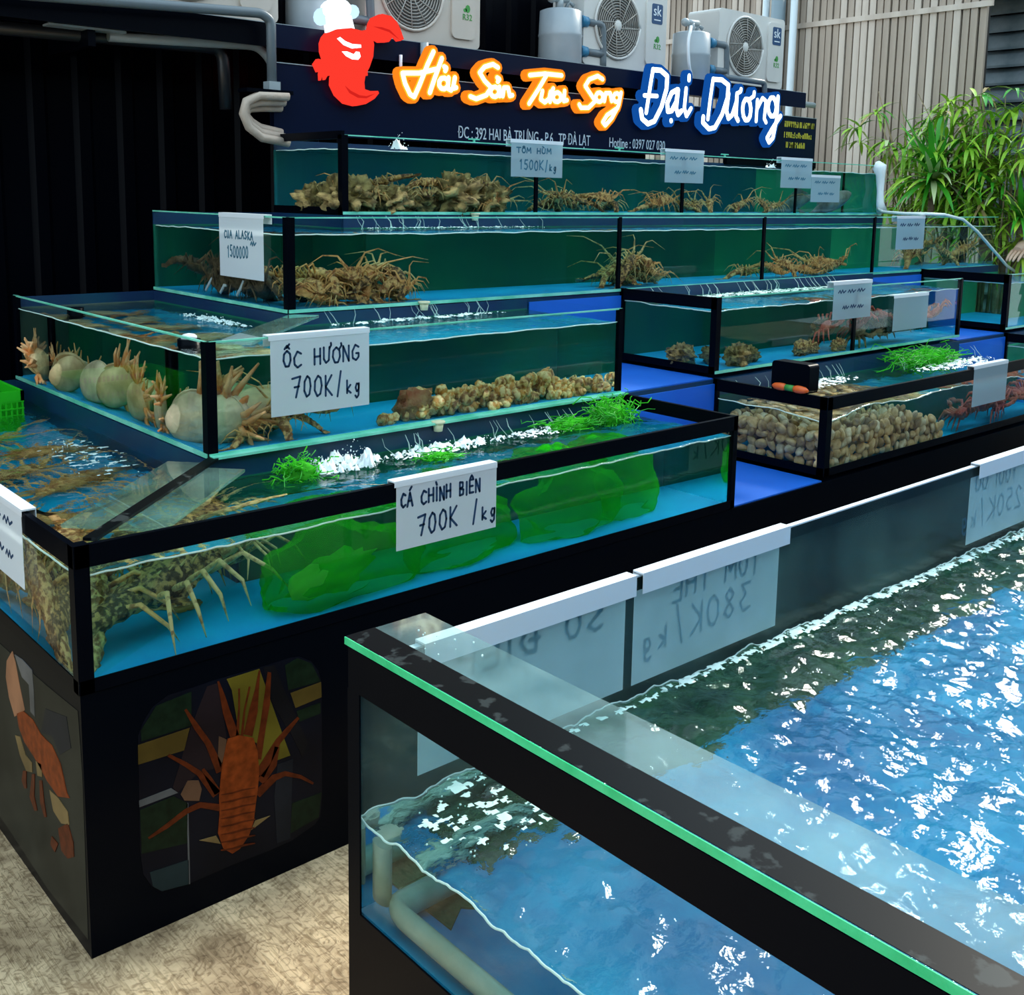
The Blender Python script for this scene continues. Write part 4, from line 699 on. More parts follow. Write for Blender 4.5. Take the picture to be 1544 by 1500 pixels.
card('small blue price card set low on the end top tank', 'y', 1.584, 4.985, 5.30, 1.80, 1.64, SQ, ink='ink_faded', hook=0.004)
card('small blue price card on the last third-tier tank under the hose', 'y', 1.056, 5.07, 5.39, 1.566, 1.376, SQ, ink='ink')
card('bluish price card over the middle post of the framed second-tier tank', 'y', 0.526, 3.60, 3.925, 1.282, 1.11, SQ, ink='ink')
card('blank clouded plastic card above the red crabs', 'y', 0.526, 4.14, 4.475, 1.196, 1.022, None, hook=0.004)
card('clouded plastic card on the black rim of the clam tank', 'y', -0.004, 3.91, 4.24, 0.936, 0.755, None)
card('white price card hanging on the side pane of the lowest tank', 'x', -0.004, 0.31, 0.66, 0.93, 0.745, SQ, 'paper', 'ink')
card('wide white card at the corner of the pool tank, its writing seen from behind', 'y', -0.583, 0.44, 1.03, 0.80, 0.52, [('SÒ ĐIỆP', .12, .62, .09, .2, .3)], 'card_back', 'ink', 0.005, hook=0.045, flip=True)
card('wide white card marked 380 on the pool tank, its writing seen from behind', 'y', -0.583, 1.06, 1.63, 0.80, 0.52, [('TÔM THẺ', .15, .62, .07, .22, .3), ('380K/kg', .2, .26, .09, .28, .3, 0.0)], 'card_back', 'ink', 0.0042, hook=0.045, flip=True)
card('wide white card on the pool tank beyond a bare stretch of rim', 'y', -0.583, 2.71, 3.29, 0.80, 0.52, [('HÀU TƯƠI OO', .05, .62, .065, .22, .3), ('250K/kg', .3, .22, .09, .28, .3)], 'card_back', 'ink', 0.0042, hook=0.045, flip=True)

# ------------------------------------------------------------------ sea creatures
def lobster_mesh(name, m, seed, curl=0.0, ant=1.0):
    r = random.Random(seed); b = MB()
    def spine(t):
        x = 0.16 - 0.42 * t; z = 0.035 - (0.0 if t < 0.5 else curl * (t - 0.5) ** 2 * 0.5)
        return Vector((x, 0.01 * math.sin(t * 5 + seed), z))
    rings = []; N = 40; K = 16
    for i in range(N + 1):
        t = i / N
        if t < 0.48: w = 0.012 + 0.04 * math.sin(min(1, t / 0.34) * PI / 2); h = w * 0.85
        else:
            u = (t - 0.48) / 0.52; w = (0.046 - 0.02 * u) * (1 + 0.09 * math.cos(u * 6.2 * 2 * PI)); h = w * 0.68
        c = spine(t); ring = []
        for k in range(K):
            a = 2 * PI * k / K; bump = 1 + (0.09 if t < 0.48 else 0.03) * r.uniform(-1, 1)
            ring.append((c.x, c.y + w * math.cos(a) * bump, c.z + h * math.sin(a) * bump * (1 if math.sin(a) > 0 else 0.7)))
        rings.append(ring)
    b.quadstrip(rings)
    e = spine(1.0)
    for k in (-2, -1, 0, 1, 2):
        a = k * 0.42; L = 0.07; d = Vector((-math.cos(a), math.sin(a), -0.25 * curl)); n = Vector((math.sin(a), math.cos(a), 0)) * 0.019
        p = [e + Vector((0.012, 0, 0)), e + d * L * 0.55 + n, e + d * L + n * 0.5, e + d * L - n * 0.5, e + d * L * 0.55 - n]
        bb = len(b.v); b.v += [tuple(q + Vector((0, 0, 0.003))) for q in p] + [tuple(q - Vector((0, 0, 0.003))) for q in p]
        b.f += [tuple(bb + i for i in range(5)), tuple(bb + 5 + i for i in range(5))[::-1]] + [(bb + i, bb + 5 + i, bb + 5 + (i + 1) % 5, bb + (i + 1) % 5) for i in range(5)]; b.sm += [False] * 7
    nb = len(b.f)
    for s in (-1, 1):
        for k in range(5):
            x = 0.10 - 0.033 * k; f = 0.55 - 0.32 * k; jj = r.uniform(-0.02, 0.02)
            p0 = Vector((x, s * 0.03, 0.028)); p1 = p0 + Vector((0.05 * f, s * (0.065 + jj), 0.045)); p2 = p1 + Vector((0.05 * f, s * 0.055, -0.035)); p3 = p2 + Vector((0.04 * f + jj, s * 0.02, -0.052))
            b.tube([p0, p0.lerp(p1, .6), p1, p2, p3], [0.006, 0.0066, 0.0055, 0.0042, 0.001], 6)
        p0 = Vector((0.14, s * 0.018, 0.045)); p1 = Vector((0.20, s * 0.035, 0.062)); p2 = p1 + Vector((0.16 * ant, s * 0.07 * ant, 0.06)); p3 = p2 + Vector((0.2 * ant, s * 0.12 * ant, 0.0)); p4 = p3 + Vector((0.12 * ant, s * 0.12, -0.06))
        b.tube([p0, p1, p2, p3, p4], [0.012, 0.011, 0.0055, 0.0035, 0.001], 6)
        b.ball((0.163, s * 0.014, 0.062), 0.007, nu=6, nv=4)
        for k in range(7): b.tube([(0.15 - 0.03 * k, s * 0.022, 0.055 + r.uniform(0, .01)), (0.165 - 0.03 * k, s * 0.03, 0.078)], [0.005, 0.0008], 4)
    me = b.mesh(name, m); me.materials.append(MATS[{'lobster_olive': 'limb_pale', 'lobster_dark': 'limb_dark'}.get(m, 'limb_orange')])
    for p in me.polygons:
        if p.index >= nb: p.material_index = 1
    return me
LOB = {k: [lobster_mesh('lobster', k, s, c, a) for s, c, a in ((1, 0.2, 0.75), (2, 1.0, 0.3), (3, 0.6, 0.45))] for k in ('lobster_olive', 'lobster_tan', 'lobster_dark', 'lobster_orange')}
BX = dict(side1=(0.014, 0.545, 0.02, 2.1, Z0 + 0.013, Z1 - 0.08), front1=(0.014, 1.2, 0.014, 0.52, Z0 + 0.013, Z1 - 0.08), front2=(A2 + 0.014, 2.19, B2 + 0.014, B3 - 0.012, Z1 + 0.013, Z2 - 0.06), front3=(A3 + 0.014, 6.34, B3 + 0.014, B4 - 0.012, Z2 + 0.013, Z3 - 0.07), side3=(A3 + 0.014, A4 - 0.012, B3 + 0.014, 2.1, Z2 + 0.013, Z3 - 0.07),
          top=(A4 + 0.014, 5.79, B4 + 0.014, BK - 0.012, Z3 + 0.013, Z4 - 0.065), low2=(G1 + 0.014, G2 - 0.014, 0.014, B2 - 0.012, Z0 + 0.033, Z1 - 0.1), mid2=(G1 + 0.014, G2 - 0.014, B2 + 0.014, B3 - 0.012, Z1 + 0.033, Z2 - 0.07))
def confined(name, me, loc, rot, sc, bx, label, cat, group=None):
    """animal posed in its tank; limbs that would pass the glass bend along it"""
    M = Matrix.Translation(loc) @ Euler(rot).to_matrix().to_4x4() @ Matrix.Scale(sc, 4); x0, x1, y0, y1, z0, z1 = BX[bx]; L = Vector(loc)
    m2 = me.copy()
    for v in m2.vertices:
        p = M @ v.co; k = 0.04
        p.x = min(max(p.x, x0 + k * 0.02 * (v.index % 5)), x1 - k * 0.02 * (v.index % 5)); p.y = min(max(p.y, y0 + k * 0.02 * (v.index % 5)), y1 - k * 0.02 * (v.index % 5)); p.z = min(max(p.z, z0 + 0.0004 * (v.index % 5)), z1)
        v.co = p - L
    o = link(name, m2); o.location = loc
    return tag(o, label, cat, group)
def lob(kind, v, loc, rot, sc, label, group=None, bx='side1'): return confined('spiny_lobster', LOB[kind][v], loc, rot, sc, bx, label, 'lobster', group)
def crab_mesh(m, seed):
    r = random.Random(seed); b = MB()
    b.ball((0, 0, 0.03), 0.055, 0.065, 0.026, 14, 7, fn=lambda d: 1 + 0.13 * nz(d.x * 6 + seed, d.y * 6, d.z * 6))
    for k in range(12): a = k * PI / 6; b.tube([(0.045 * math.cos(a), 0.055 * math.sin(a), 0.035), (0.068 * math.cos(a), 0.08 * math.sin(a), 0.045)], [0.006, 0.001], 4)
    for s in (-1, 1):
        for k in range(4):
            x = 0.025 - 0.025 * k; f = 0.5 - 0.45 * k; j = r.uniform(-0.015, 0.015)
            b.tube([(x, s * 0.045, 0.028), (x + 0.03 * f, s * (0.11 + j), 0.06 + j), (x + 0.05 * f, s * 0.16, 0.03), (x + 0.06 * f, s * 0.18, 0.0)], [0.010, 0.0095, 0.007, 0.0015], 6)
        b.tube([(0.04, s * 0.03, 0.028), (0.085, s * 0.06, 0.04), (0.12, s * 0.035, 0.035)], [0.011, 0.012, 0.013], 6)
        b.ball((0.14, s * 0.025, 0.035), 0.03, 0.017, 0.014, 8, 5); b.tube([(0.15, s * 0.03, 0.035), (0.185, s * 0.012, 0.035)], [0.01, 0.002], 5); b.tube([(0.15, s * 0.015, 0.037), (0.18, s * 0.0, 0.037)], [0.008, 0.002], 5)
    return b.mesh('crab', m)
CRAB = {k: [crab_mesh(k, s) for s in (1, 4)] for k in ('crab_red', 'crab_brown')}
# snail: tapering whorl
def snail_mesh(m):
    b = MB(); rings = []
    for i in range(22):
        t = i / 21; a = t * 2.6 * 2 * PI; rr = 0.0145 * (1 - t) ** 0.9 + 0.0012; R0 = 0.0115 * (1 - t) ** 0.9
        c = Vector((R0 * math.cos(a), R0 * math.sin(a), 0.001 + 0.04 * t ** 0.85)); out = Vector((math.cos(a), math.sin(a), 0))
        rings.append([c + out * rr * math.cos(2 * PI * k / 6) + Vector((0, 0, rr * math.sin(2 * PI * k / 6))) for k in range(6)])
    b.quadstrip(rings); return b.mesh('snail', m)
SN = [snail_mesh('snail_gold'), snail_mesh('snail_brown'), snail_mesh('snail_gold')]
def clam_data(b, M, sc=1.0):
    for s in (1, -1):
        rings = []
        for i in range(5):
            t = i / 4; rr = math.cos(t * PI / 2 * 0.96); z = s * 0.014 * math.sin(t * PI / 2) ** 0.8
            rings.append([M @ Vector(((0.028 * rr * math.cos(2 * PI * k / 10) + 0.006 * t) * sc, 0.022 * rr * math.sin(2 * PI * k / 10) * sc, z * sc)) for k in range(10)])
        b.quadstrip(rings if s == 1 else [r[::-1] for r in rings], cap0=False)
def clam_mesh(m): b = MB(); clam_data(b, Matrix.Identity(4)); return b.mesh('clam', m)
CL = [clam_mesh('clam_tan'), clam_mesh('clam_pale'), clam_mesh('clam_tan'), clam_mesh('clam_brown')]
def blob_mesh(name, m, seed, rx, ry, rz, rough=0.3, f=3.0, nu=18, nv=11):
    b = MB(); b.ball((0, 0, 0), rx, ry, rz, nu, nv, fn=lambda d: 1 + rough * nz(d.x * f + seed, d.y * f, d.z * f) + rough * 0.5 * nz(d.x * f * 2.7 + seed, d.y * f * 2.7, d.z * f * 2.7)); return b.mesh(name, m)

# lowest corner tank: lobster in front, others at the side
lob('lobster_olive', 0, (0.27, 0.30, Z0 + 0.075), (0.1, -0.12, 0.35), 1.25, 'large olive spiny lobster with long legs behind the black corner post', None, 'front1')
lob('lobster_olive', 2, (0.47, 0.40, Z0 + 0.10), (0.0, 0.1, 0.75), 0.85, 'smaller olive spiny lobster beyond the large one, feelers curled', None, 'front1')
for i, (x, y, rz, k) in enumerate(((0.10, 0.32, 1.2, 'lobster_tan'), (0.16, 0.62, 2.4, 'lobster_orange'), (0.35, 0.95, -2.6, 'lobster_orange'), (0.20, 1.12, 0.4, 'lobster_tan'), (0.40, 1.35, 2.9, 'lobster_orange'), (0.2, 1.6, 0.1, 'lobster_tan'), (0.42, 0.68, 0.7, 'lobster_orange'))):
    lob(k, i % 3, (x, y, Z0 + 0.03 + (0.05 if i == 0 else 0)), (0, -0.5 if i == 0 else 0, rz), 1.0 if i else 1.15, 'golden spiny lobster pressed to the side pane near the black corner post' if i == 0 else 'orange-brown spiny lobster lying on the bright blue base of the side tank', None if i == 0 else 'lobsters in the lowest side tank')
# net bags
def net_bag(label, loc, rx, ry, rz, rot, seed, m='net', fold=0.35):
    b = MB(); rings = []; N = 22; K = 36
    for i in range(N + 1):
        th = -PI / 2 + PI * (0.03 + 0.94 * i / N); rings.append([])
        for k in range(K):
            a = 2 * PI * k / K; d = Vector((math.cos(th) * math.cos(a), math.cos(th) * math.sin(a), math.sin(th)))
            s = 1 + fold * nz(d.x * 1.6 + seed, d.y * 1.6, d.z * 1.6) - 0.22 * abs(nz(d.x * 3.2 + seed, d.y * 3.2, d.z * 1.5 + seed)) + 0.05 * math.sin(a * 7 + 5 * d.z + seed) * max(0, d.z + 0.2)
            z = d.z * s; z = z if z > -0.55 else -0.55 + (z + 0.55) * 0.15
            rings[-1].append((d.x * rx * s, d.y * ry * s, (z + 0.55) * rz))
    b.quadstrip(rings); o = b.build('net_bag', m); o.location = loc; o.rotation_euler = (0, 0, rot)
    return tag(o, label, 'net bag')
FZ = Z0 + 0.014
net_bag('green net bag slumped on the blue base around a lumpy bundle', (0.72, 0.19, FZ), 0.25, 0.13, 0.13, 0.1, 1.3)
tag(place('eel_bundle', blob_mesh('eel_bundle', 'net_dense', 5, 0.13, 0.05, 0.045, 0.5, 2.2), (0.66, 0.12, FZ + 0.075), (0, -0.15, 0.2)), 'lumpy light green bundle resting in the slumped net bag', 'bundle')
net_bag('darker green net bag lying flat behind the eel price card', (1.16, 0.27, FZ), 0.24, 0.13, 0.10, 0.3, 6.1)
net_bag('pleated green net bag near the glass end of the front tank', (1.58, 0.24, FZ), 0.20, 0.13, 0.14, 0.0, 3.7, fold=0.5)
net_bag('tall green net bag standing between the pleated one and the glass end', (1.86, 0.28, FZ), 0.15, 0.12, 0.16, 0.4, 9.2)
def weed(label, loc, rx, ry, rz, n, seed, mats=('weed_green', 'net_dense')):
    r = random.Random(seed); t = thing('net_tangle', label, 'net', loc)
    for q, mm in enumerate(mats):
        b = MB()
        for k in range(n * 2):
            p = [Vector((r.uniform(-rx, rx), r.uniform(-ry, ry), r.uniform(0, rz)))]
            for s in range(5): p.append(p[-1] + Vector((r.uniform(-1, 1) * rx, r.uniform(-1, 1) * ry, r.uniform(-0.7, 0.7) * rz)) * 0.5)
            b.tube(p, 0.0014 if q == 0 else 0.002, 4)
        o = b.build('strands', mm, t); o['kind'] = 'stuff'
    o = link('core', blob_mesh('core', 'net_dense', seed, rx * 0.85, ry * 0.85, rz * 0.7, 0.5, 3), t); o.location = (0, 0, rz * 0.35)
    return t
weed('bright green net tangle floating at the back corner of the front tank', (2.03, 0.42, Z1 - 0.075), 0.08, 0.05, 0.07, 40, 3)
weed('thin green net tangle floating between the white foam and the bright tangle', (1.85, 0.44, Z1 - 0.07), 0.09, 0.05, 0.03, 26, 4)
weed('small bright green net tuft beside the white splash', (0.78, 0.43, Z1 - 0.075), 0.05, 0.04, 0.05, 26, 5)
weed('small green net scrap floating behind the eel price card', (1.22, 0.36, Z1 - 0.07), 0.05, 0.03, 0.02, 14, 6)
weed('grassy green net tangle in the crab end of the clam tank', (4.25, 0.40, Z1 - 0.06), 0.17, 0.07, 0.06, 60, 8)
# green crate at the far end of the side tank
cr = thing('plastic_crate', 'bright green plastic crate standing in the far end of the side tank', 'crate', (0.26, 1.93, Z0 + 0.013))
cw, cd, chh = 0.40, 0.34, 0.325
m = MB(); m.box(-cw / 2, cw / 2, -cd / 2, -cd / 2 + 0.012, chh - 0.035, chh); m.box(-cw / 2, cw / 2, cd / 2 - 0.012, cd / 2, chh - 0.035, chh); m.box(-cw / 2, -cw / 2 + 0.012, -cd / 2, cd / 2, chh - 0.035, chh); m.box(cw / 2 - 0.012, cw / 2, -cd / 2, cd / 2, chh - 0.035, chh); m.build('rim', 'basket_green', cr)
m = MB()
for k in range(22): x = -cw / 2 + 0.006 + k * (cw - 0.012) / 21; m.box(x - 0.003, x + 0.003, -cd / 2 + 0.002, -cd / 2 + 0.008, 0, chh - 0.03); m.box(x - 0.003, x + 0.003, cd / 2 - 0.008, cd / 2 - 0.002, 0, chh - 0.03)
for k in range(18): y = -cd / 2 + 0.006 + k * (cd - 0.012) / 17; m.box(-cw / 2 + 0.002, -cw / 2 + 0.008, y - 0.003, y + 0.003, 0, chh - 0.03); m.box(cw / 2 - 0.008, cw / 2 - 0.002, y - 0.003, y + 0.003, 0, chh - 0.03)
for k in range(12): z = 0.01 + k * 0.025; m.box(-cw / 2 + 0.001, cw / 2 - 0.001, -cd / 2 + 0.001, -cd / 2 + 0.006, z, z + 0.005); m.box(cw / 2 - 0.006, cw / 2 - 0.001, -cd / 2, cd / 2, z, z + 0.005); m.box(-cw / 2 + 0.001, -cw / 2 + 0.006, -cd / 2, cd / 2, z, z + 0.005)
m.box(-cw / 2, cw / 2, -cd / 2, cd / 2, 0, 0.006)
m.build('lattice', 'basket_green', cr)

# second tier, side: large shellfish
def big_clam(label, loc, rot, sc, shell, frill=True):
    t = thing('giant_clam', label, 'shellfish', loc, 'large shellfish in the side tank'); t.rotation_euler = rot; t.scale = (sc,) * 3
    for s in (1, -1):
        rings = []
        for i in range(17):
            tt = i / 16; rr = math.cos(tt * PI / 2 * 0.97) * (1 + 0.02 * math.cos(i * PI)); z = s * (0.006 + 0.042 * math.sin(tt * PI / 2) ** 0.8)
            rings.append([(0.112 * rr * math.cos(2 * PI * k / 20) + 0.03 * tt, 0.062 * rr * math.sin(2 * PI * k / 20), z) for k in range(20)])
        b = MB(); b.quadstrip(rings if s == 1 else [q[::-1] for q in rings]); o = b.build('valve', shell, t); o.rotation_euler = (0, -s * 0.12, 0)
    if frill:
        b = MB(); r = random.Random(int(loc[1] * 997))
        for k in range(26):
            a = r.uniform(-1.4, 1.4); p = Vector((-0.075 * math.cos(a), 0.06 * math.sin(a), 0)); d = Vector((-math.cos(a), math.sin(a), r.uniform(-0.5, 0.9)))
            b.tube([p, p + d * 0.035 + Vector((0, 0, r.uniform(-.01, .01))), p + d * 0.065 + Vector((r.uniform(-.02, .02), r.uniform(-.02, .02), r.uniform(-.01, .03)))], [0.011, 0.009, 0.003], 5)
        b.build('frill', 'flesh', t)
    return t
for i, (y, x, rz, rx, z, sc, sh, fr) in enumerate(((1.98, 0.64, 0.3, 1.2, 0.07, 1.0, 'shell_cream', True), (1.80, 0.66, 1.0, 0.9, 0.055, 0.9, 'shell_grey', True), (1.68, 0.64, 2.0, 1.0, 0.085, 1.15, 'shell_cream', False), (1.42, 0.645, 1.6, 1.4, 0.085, 1.15, 'shell_grey', False), (1.27, 0.655, 1.9, 1.2, 0.095, 1.15, 'shell_cream', True), (1.08, 0.64, 1.0, 1.2, 0.075, 1.05, 'shell_cream', True), (0.93, 0.66, 0.6, 1.5, 0.06, 1.0, 'shell_grey', True), (0.70, 0.645, 1.9, 1.3, 0.085, 1.25, 'shell_grey', True), (0.82, 0.80, 0.3, 0.9, 0.06, 1.0, 'shell_grey', False), (1.5, 0.84, 2.3, 0.4, 0.06, 1.1, 'shell_cream', True), (1.2, 0.86, 0.3, 0.5, 0.05, 1.1, 'shell_cream', True), (1.75, 0.88, 1.0, 0.3, 0.05, 1.1, 'shell_grey', True), (0.98, 0.82, 1.6, 0.3, 0.05, 1.1, 'shell_cream', True), (2.0, 0.86, 2.0, 0.3, 0.05, 1.1, 'shell_cream', True))):
    lab = {True: {'shell_cream': 'large cream shellfish with orange frilled flesh in the second-tier side tank', 'shell_grey': 'large grey-shelled shellfish with orange frilled flesh in the second-tier side tank'}, False: {'shell_cream': 'large smooth cream shellfish without frill in the second-tier side tank', 'shell_grey': 'large smooth grey-shelled shellfish without frill in the second-tier side tank'}}[fr][sh]
    big_clam(lab, (x, y, Z1 + z), (rx, 0.2, rz), sc, sh, fr)
tag(MB().tube([(0.66, 0.86, Z1 + 0.013), (0.66, 0.86, Z2 - 0.03)], 0.034, 14).build('standpipe', 'black_gloss'), 'thick dark standpipe in the side tank near the corner post', 'pipe')
tag(MB().tube([(0.70, 1.90, Z1 + 0.013), (0.70, 1.90, Z2 - 0.03)], 0.03, 14).build('standpipe', 'black_gloss'), 'dark standpipe at the far end of the side tank', 'pipe')
tag(MB().ball((0.66, 0.86, Z2 - 0.025), 0.026, 0.022, 0.012, 10, 5).build('strainer_cap', 'plastic_white'), 'pale strainer cap floating over the thick standpipe', 'cap')
# second tier, front: horse-clam and snails
big_clam('pale humped shellfish half hidden by the snail price card', (0.78, 0.70, Z1 + 0.10), (0.25, 0.1, 0.4), 1.15, 'shell_cream', False)
for i in range(5): lob('lobster_tan', i % 3, (0.70 + 0.05 * i, 0.60 + 0.03 * (i % 2), Z1 + 0.03 + 0.012 * i), (R.uniform(-.5, .5), R.uniform(-.6, .3), R.uniform(0, 6)), 0.42, 'small tan crayfish tangled behind the snail price card', 'small crayfish behind the snail card', 'front2')
cnt = 0
for lay in range(4):
    for k in range((74, 62, 44, 22)[lay]):
        u = R.random(); x = 1.32 + 0.86 * u + R.uniform(-.02, .02); hmax = 3.2 if u < 0.75 else 1.6
        if lay > hmax: continue
        y = 0.555 + R.random() * (0.17 - 0.03 * lay)
        place('sea_snail', SN[cnt % 3], (x, y, Z1 + 0.022 + 0.021 * lay), (R.uniform(-1.6, 1.6), R.uniform(-1.6, 1.6), R.uniform(0, 6)), R.uniform(0.9, 1.25), 'small golden sea snail in the heap on the second tier', 'snail', 'sea snails heaped on the second tier'); cnt += 1
for k in range(5): place('sea_snail', SN[k % 3], (1.17 + R.uniform(-.02, .14), 0.56 + R.uniform(0, .03), Z1 + 0.022), (R.uniform(-1.6, 1.6), R.uniform(-1.6, 1.6), R.uniform(0, 6)), 1.1, 'small golden sea snail in the heap on the second tier', 'snail', 'sea snails heaped on the second tier')
tag(place('coral_rock', blob_mesh('coral_rock', 'rock_red', 2, 0.075, 0.05, 0.055, 0.5, 3.5), (1.29, 0.60, Z1 + 0.055)), 'rust-red coral lump at the end of the snail heap', 'rock')

# third tier
def pile(kind, n, x0, x1, y0, y1, z, sc, label, group, lift=0.02, bx='front3'):
    for i in range(n):
        x = x0 + (x1 - x0) * (i + R.random()) / n
        lob(kind if isinstance(kind, str) else kind[i % len(kind)], R.randrange(3), (x, R.uniform(y0, y1), z + lift * (i % 3) + 0.012), (R.uniform(-.35, .35), R.uniform(-.35, .35), R.uniform(0, 6.28)), sc * R.uniform(0.9, 1.1), label, group, bx)
pile(('lobster_orange', 'lobster_tan', 'lobster_tan', 'lobster_olive'), 13, 1.20, 1.66, 1.10, 1.22, Z2 + 0.014, 0.62, 'orange-brown lobster in the pile behind the third-tier corner post', 'lobsters piled behind the third-tier post', 0.035)
pile('lobster_dark', 9, 1.16, 1.24, 1.2, 2.05, Z2 + 0.014, 0.8, 'dark lobster lying in the third-tier side tank', 'dark lobsters in the third-tier side tank', 0.03, 'side3')
for (y, r_) in ((1.70, 0.5), (1.58, -0.4), (1.45, 0.9)):
    tag(MB().tube([(1.128, y, Z2 + 0.03), (1.13, y - 0.03, Z2 + 0.06), (1.13, y - 0.05, Z2 + 0.07 + 0.02 * r_)], [0.008, 0.009, 0.006], 6).build('claw_tip', 'plastic_white'), 'white-tipped claw showing among the dark lobsters', 'claw', 'white claw tips in the side tank')
pile(('lobster_olive', 'lobster_tan'), 8, 2.80, 3.05, 1.09, 1.3, Z2 + 0.014, 0.6, 'brown lobster tangled in the heap beside the first thin third-tier post', 'lobsters heaped in the second bay', 0.035)
pile(('lobster_tan', 'lobster_orange'), 7, 3.75, 4.62, 1.10, 1.3, Z2 + 0.014, 0.62, 'tan lobster in the low row along the third bay base', 'lobsters in the third bay', 0.015)
pile(('lobster_orange', 'lobster_tan'), 5, 5.3, 6.2, 1.2, 1.45, Z2 + 0.04, 0.8, 'orange lobster in the clear last third-tier bay', 'lobsters in the last bay', 0.03)
# top tier
for i, (x, y, s, m_) in enumerate(((1.76, 1.9, 1.0, 'rock_olive'), (1.78, 1.72, 1.3, 'rock_olive'), (1.95, 1.68, 1.0, 'rock_olive'), (2.08, 1.70, 0.9, 'rock_olive'), (2.33, 1.70, 1.5, 'rock_olive'), (2.48, 1.72, 1.3, 'rock_olive'))):
    tag(place('shaggy_rock', blob_mesh('shaggy_rock', m_, i * 3.1, 0.10, 0.08, 0.065, 0.6, 3.0, 40, 26), (x, y, Z3 + 0.05 * s), (0, 0, i), s), 'shaggy olive lump in the first bay of the top tank', 'rock', 'shaggy lumps in the top tank')
pile(('lobster_olive', 'lobster_tan'), 11, 1.80, 2.58, 1.64, 1.75, Z3 + 0.014, 0.55, 'olive lobster clinging to the lumps in the top tank', 'lobsters in the first top bay', 0.045, 'top')
pile(('lobster_olive', 'lobster_tan'), 7, 2.85, 3.35, 1.64, 1.8, Z3 + 0.014, 0.55, 'brown lobster in the second bay of the top tank', 'lobsters in the second top bay', 0.02, 'top')
pile(('lobster_tan', 'lobster_tan'), 2, 3.62, 3.75, 1.64, 1.7, Z3 + 0.02, 0.6, 'brown lobster crouched against the second thin post of the top tank', 'lobsters by the second top post', 0.02, 'top')
pile(('lobster_tan', 'lobster_olive'), 7, 3.9, 4.75, 1.64, 1.8, Z3 + 0.014, 0.5, 'pale lobster in the third bay of the top tank', 'lobsters in the third top bay', 0.01, 'top')
fb = MB(); rings = []
for i in range(15):
    t = i / 14; w = 0.055 * math.sin(PI * min(1, t * 1.15)) ** 0.7 * (1 - 0.4 * t) + 0.006; rings.append([(0.25 - 0.5 * t, w * 0.5 * math.cos(2 * PI * k / 10), w * math.sin(2 * PI * k / 10)) for k in range(10)])
fb.quadstrip(rings)
for poly in ([(-0.24, 0), (-0.33, 0.06), (-0.31, 0), (-0.33, -0.06)], [(0.1, 0.05), (-0.05, 0.095), (-0.14, 0.03)]): fb.plate(poly, -0.003, 0.003)
mat('fish_grey', (0.16, 0.15, 0.11), 0.4, (0.35, 0.36, 0.3), 14)
fm = fb.mesh('fish', 'fish_grey', True)
tag(place('fish', fm, (5.32, 1.72, Z3 + 0.07), (0, -0.25, 0.1), 1.1), 'grey fish resting below the low blue card in the end top bay', 'fish')
tag(place('fish', fm, (5.05, 1.85, Z3 + 0.07), (0, 0.3, 2.8), 0.9), 'dark fish half behind the low blue card in the end top bay', 'fish')

# framed tanks: rock piles, crabs, clams
for i, (x, y, s) in enumerate(((2.84, 0.75, 0.75), (2.98, 0.62, 0.8), (3.08, 0.66, 0.6), (3.47, 0.64, 0.6), (3.55, 0.66, 0.5), (3.74, 0.60, 0.5))):
    tag(place('shell_rock', blob_mesh('shell_rock', 'rock_olive' if i < 3 else 'lobster_tan', i * 5 + 1, 0.12, 0.08, 0.06, 0.5, 4.5, 30, 20), (x, y, Z1 + 0.034 + 0.045 * s), (0, 0, i * 1.3), s), 'rough brown shell lump on the base of the framed second-tier tank', 'rock', 'shell lumps in the framed second-tier tank')
for i, (x, y, z, k, s) in enumerate(((3.68, 0.66, 0.10, 'crab_red', .55), (3.90, 0.60, 0.09, 'crab_red', .6), (3.98, 0.70, 0.05, 'crab_brown', .8), (4.10, 0.62, 0.13, 'crab_red', .55), (4.15, 0.68, 0.06, 'crab_brown', .85), (4.28, 0.64, 0.05, 'crab_brown', .8), (4.65, 0.60, 0.11, 'crab_red', .6), (3.75, 0.72, 0.07, 'crab_brown', .7))):
    confined('crab', CRAB[k][i % 2], (x, y, Z1 + 0.03 + z), (R.uniform(-.6, .6), R.uniform(-.6, .6), R.uniform(0, 6)), s * 1.3, 'mid2', 'pinkish red crab in the framed second-tier tank' if k == 'crab_red' else 'dark brown crab in the framed second-tier tank', 'crab', 'crabs in the framed second-tier tank')
for i in range(9):
    confined('crab', CRAB['crab_red'][i % 2], (3.93 + i * 0.09, R.uniform(0.08, 0.2), Z0 + 0.06 + R.uniform(0, .06)), (R.uniform(-.5, .5), R.uniform(-.5, .5), R.uniform(0, 6)), R.uniform(0.8, 1.0), 'low2', 'bright red crab in the low tank beside the clams', 'crab', 'red crabs beside the clams')
cz = Z0 + 0.035; nclam = 0
def clam_at(x, y, z, v): place('clam', CL[v % 4], (x, y, z), (R.uniform(-1.3, 1.3), R.uniform(-1.0, 1.0), R.uniform(0, 6.28)), R.uniform(0.9, 1.2), 'tan clam in the heap filling the framed low tank', 'clam', 'clams heaped in the framed low tank')
def heap(x): return 0.13 if x < 3.45 else 0.13 * max(0.25, 1 - (x - 3.45) / 0.36)
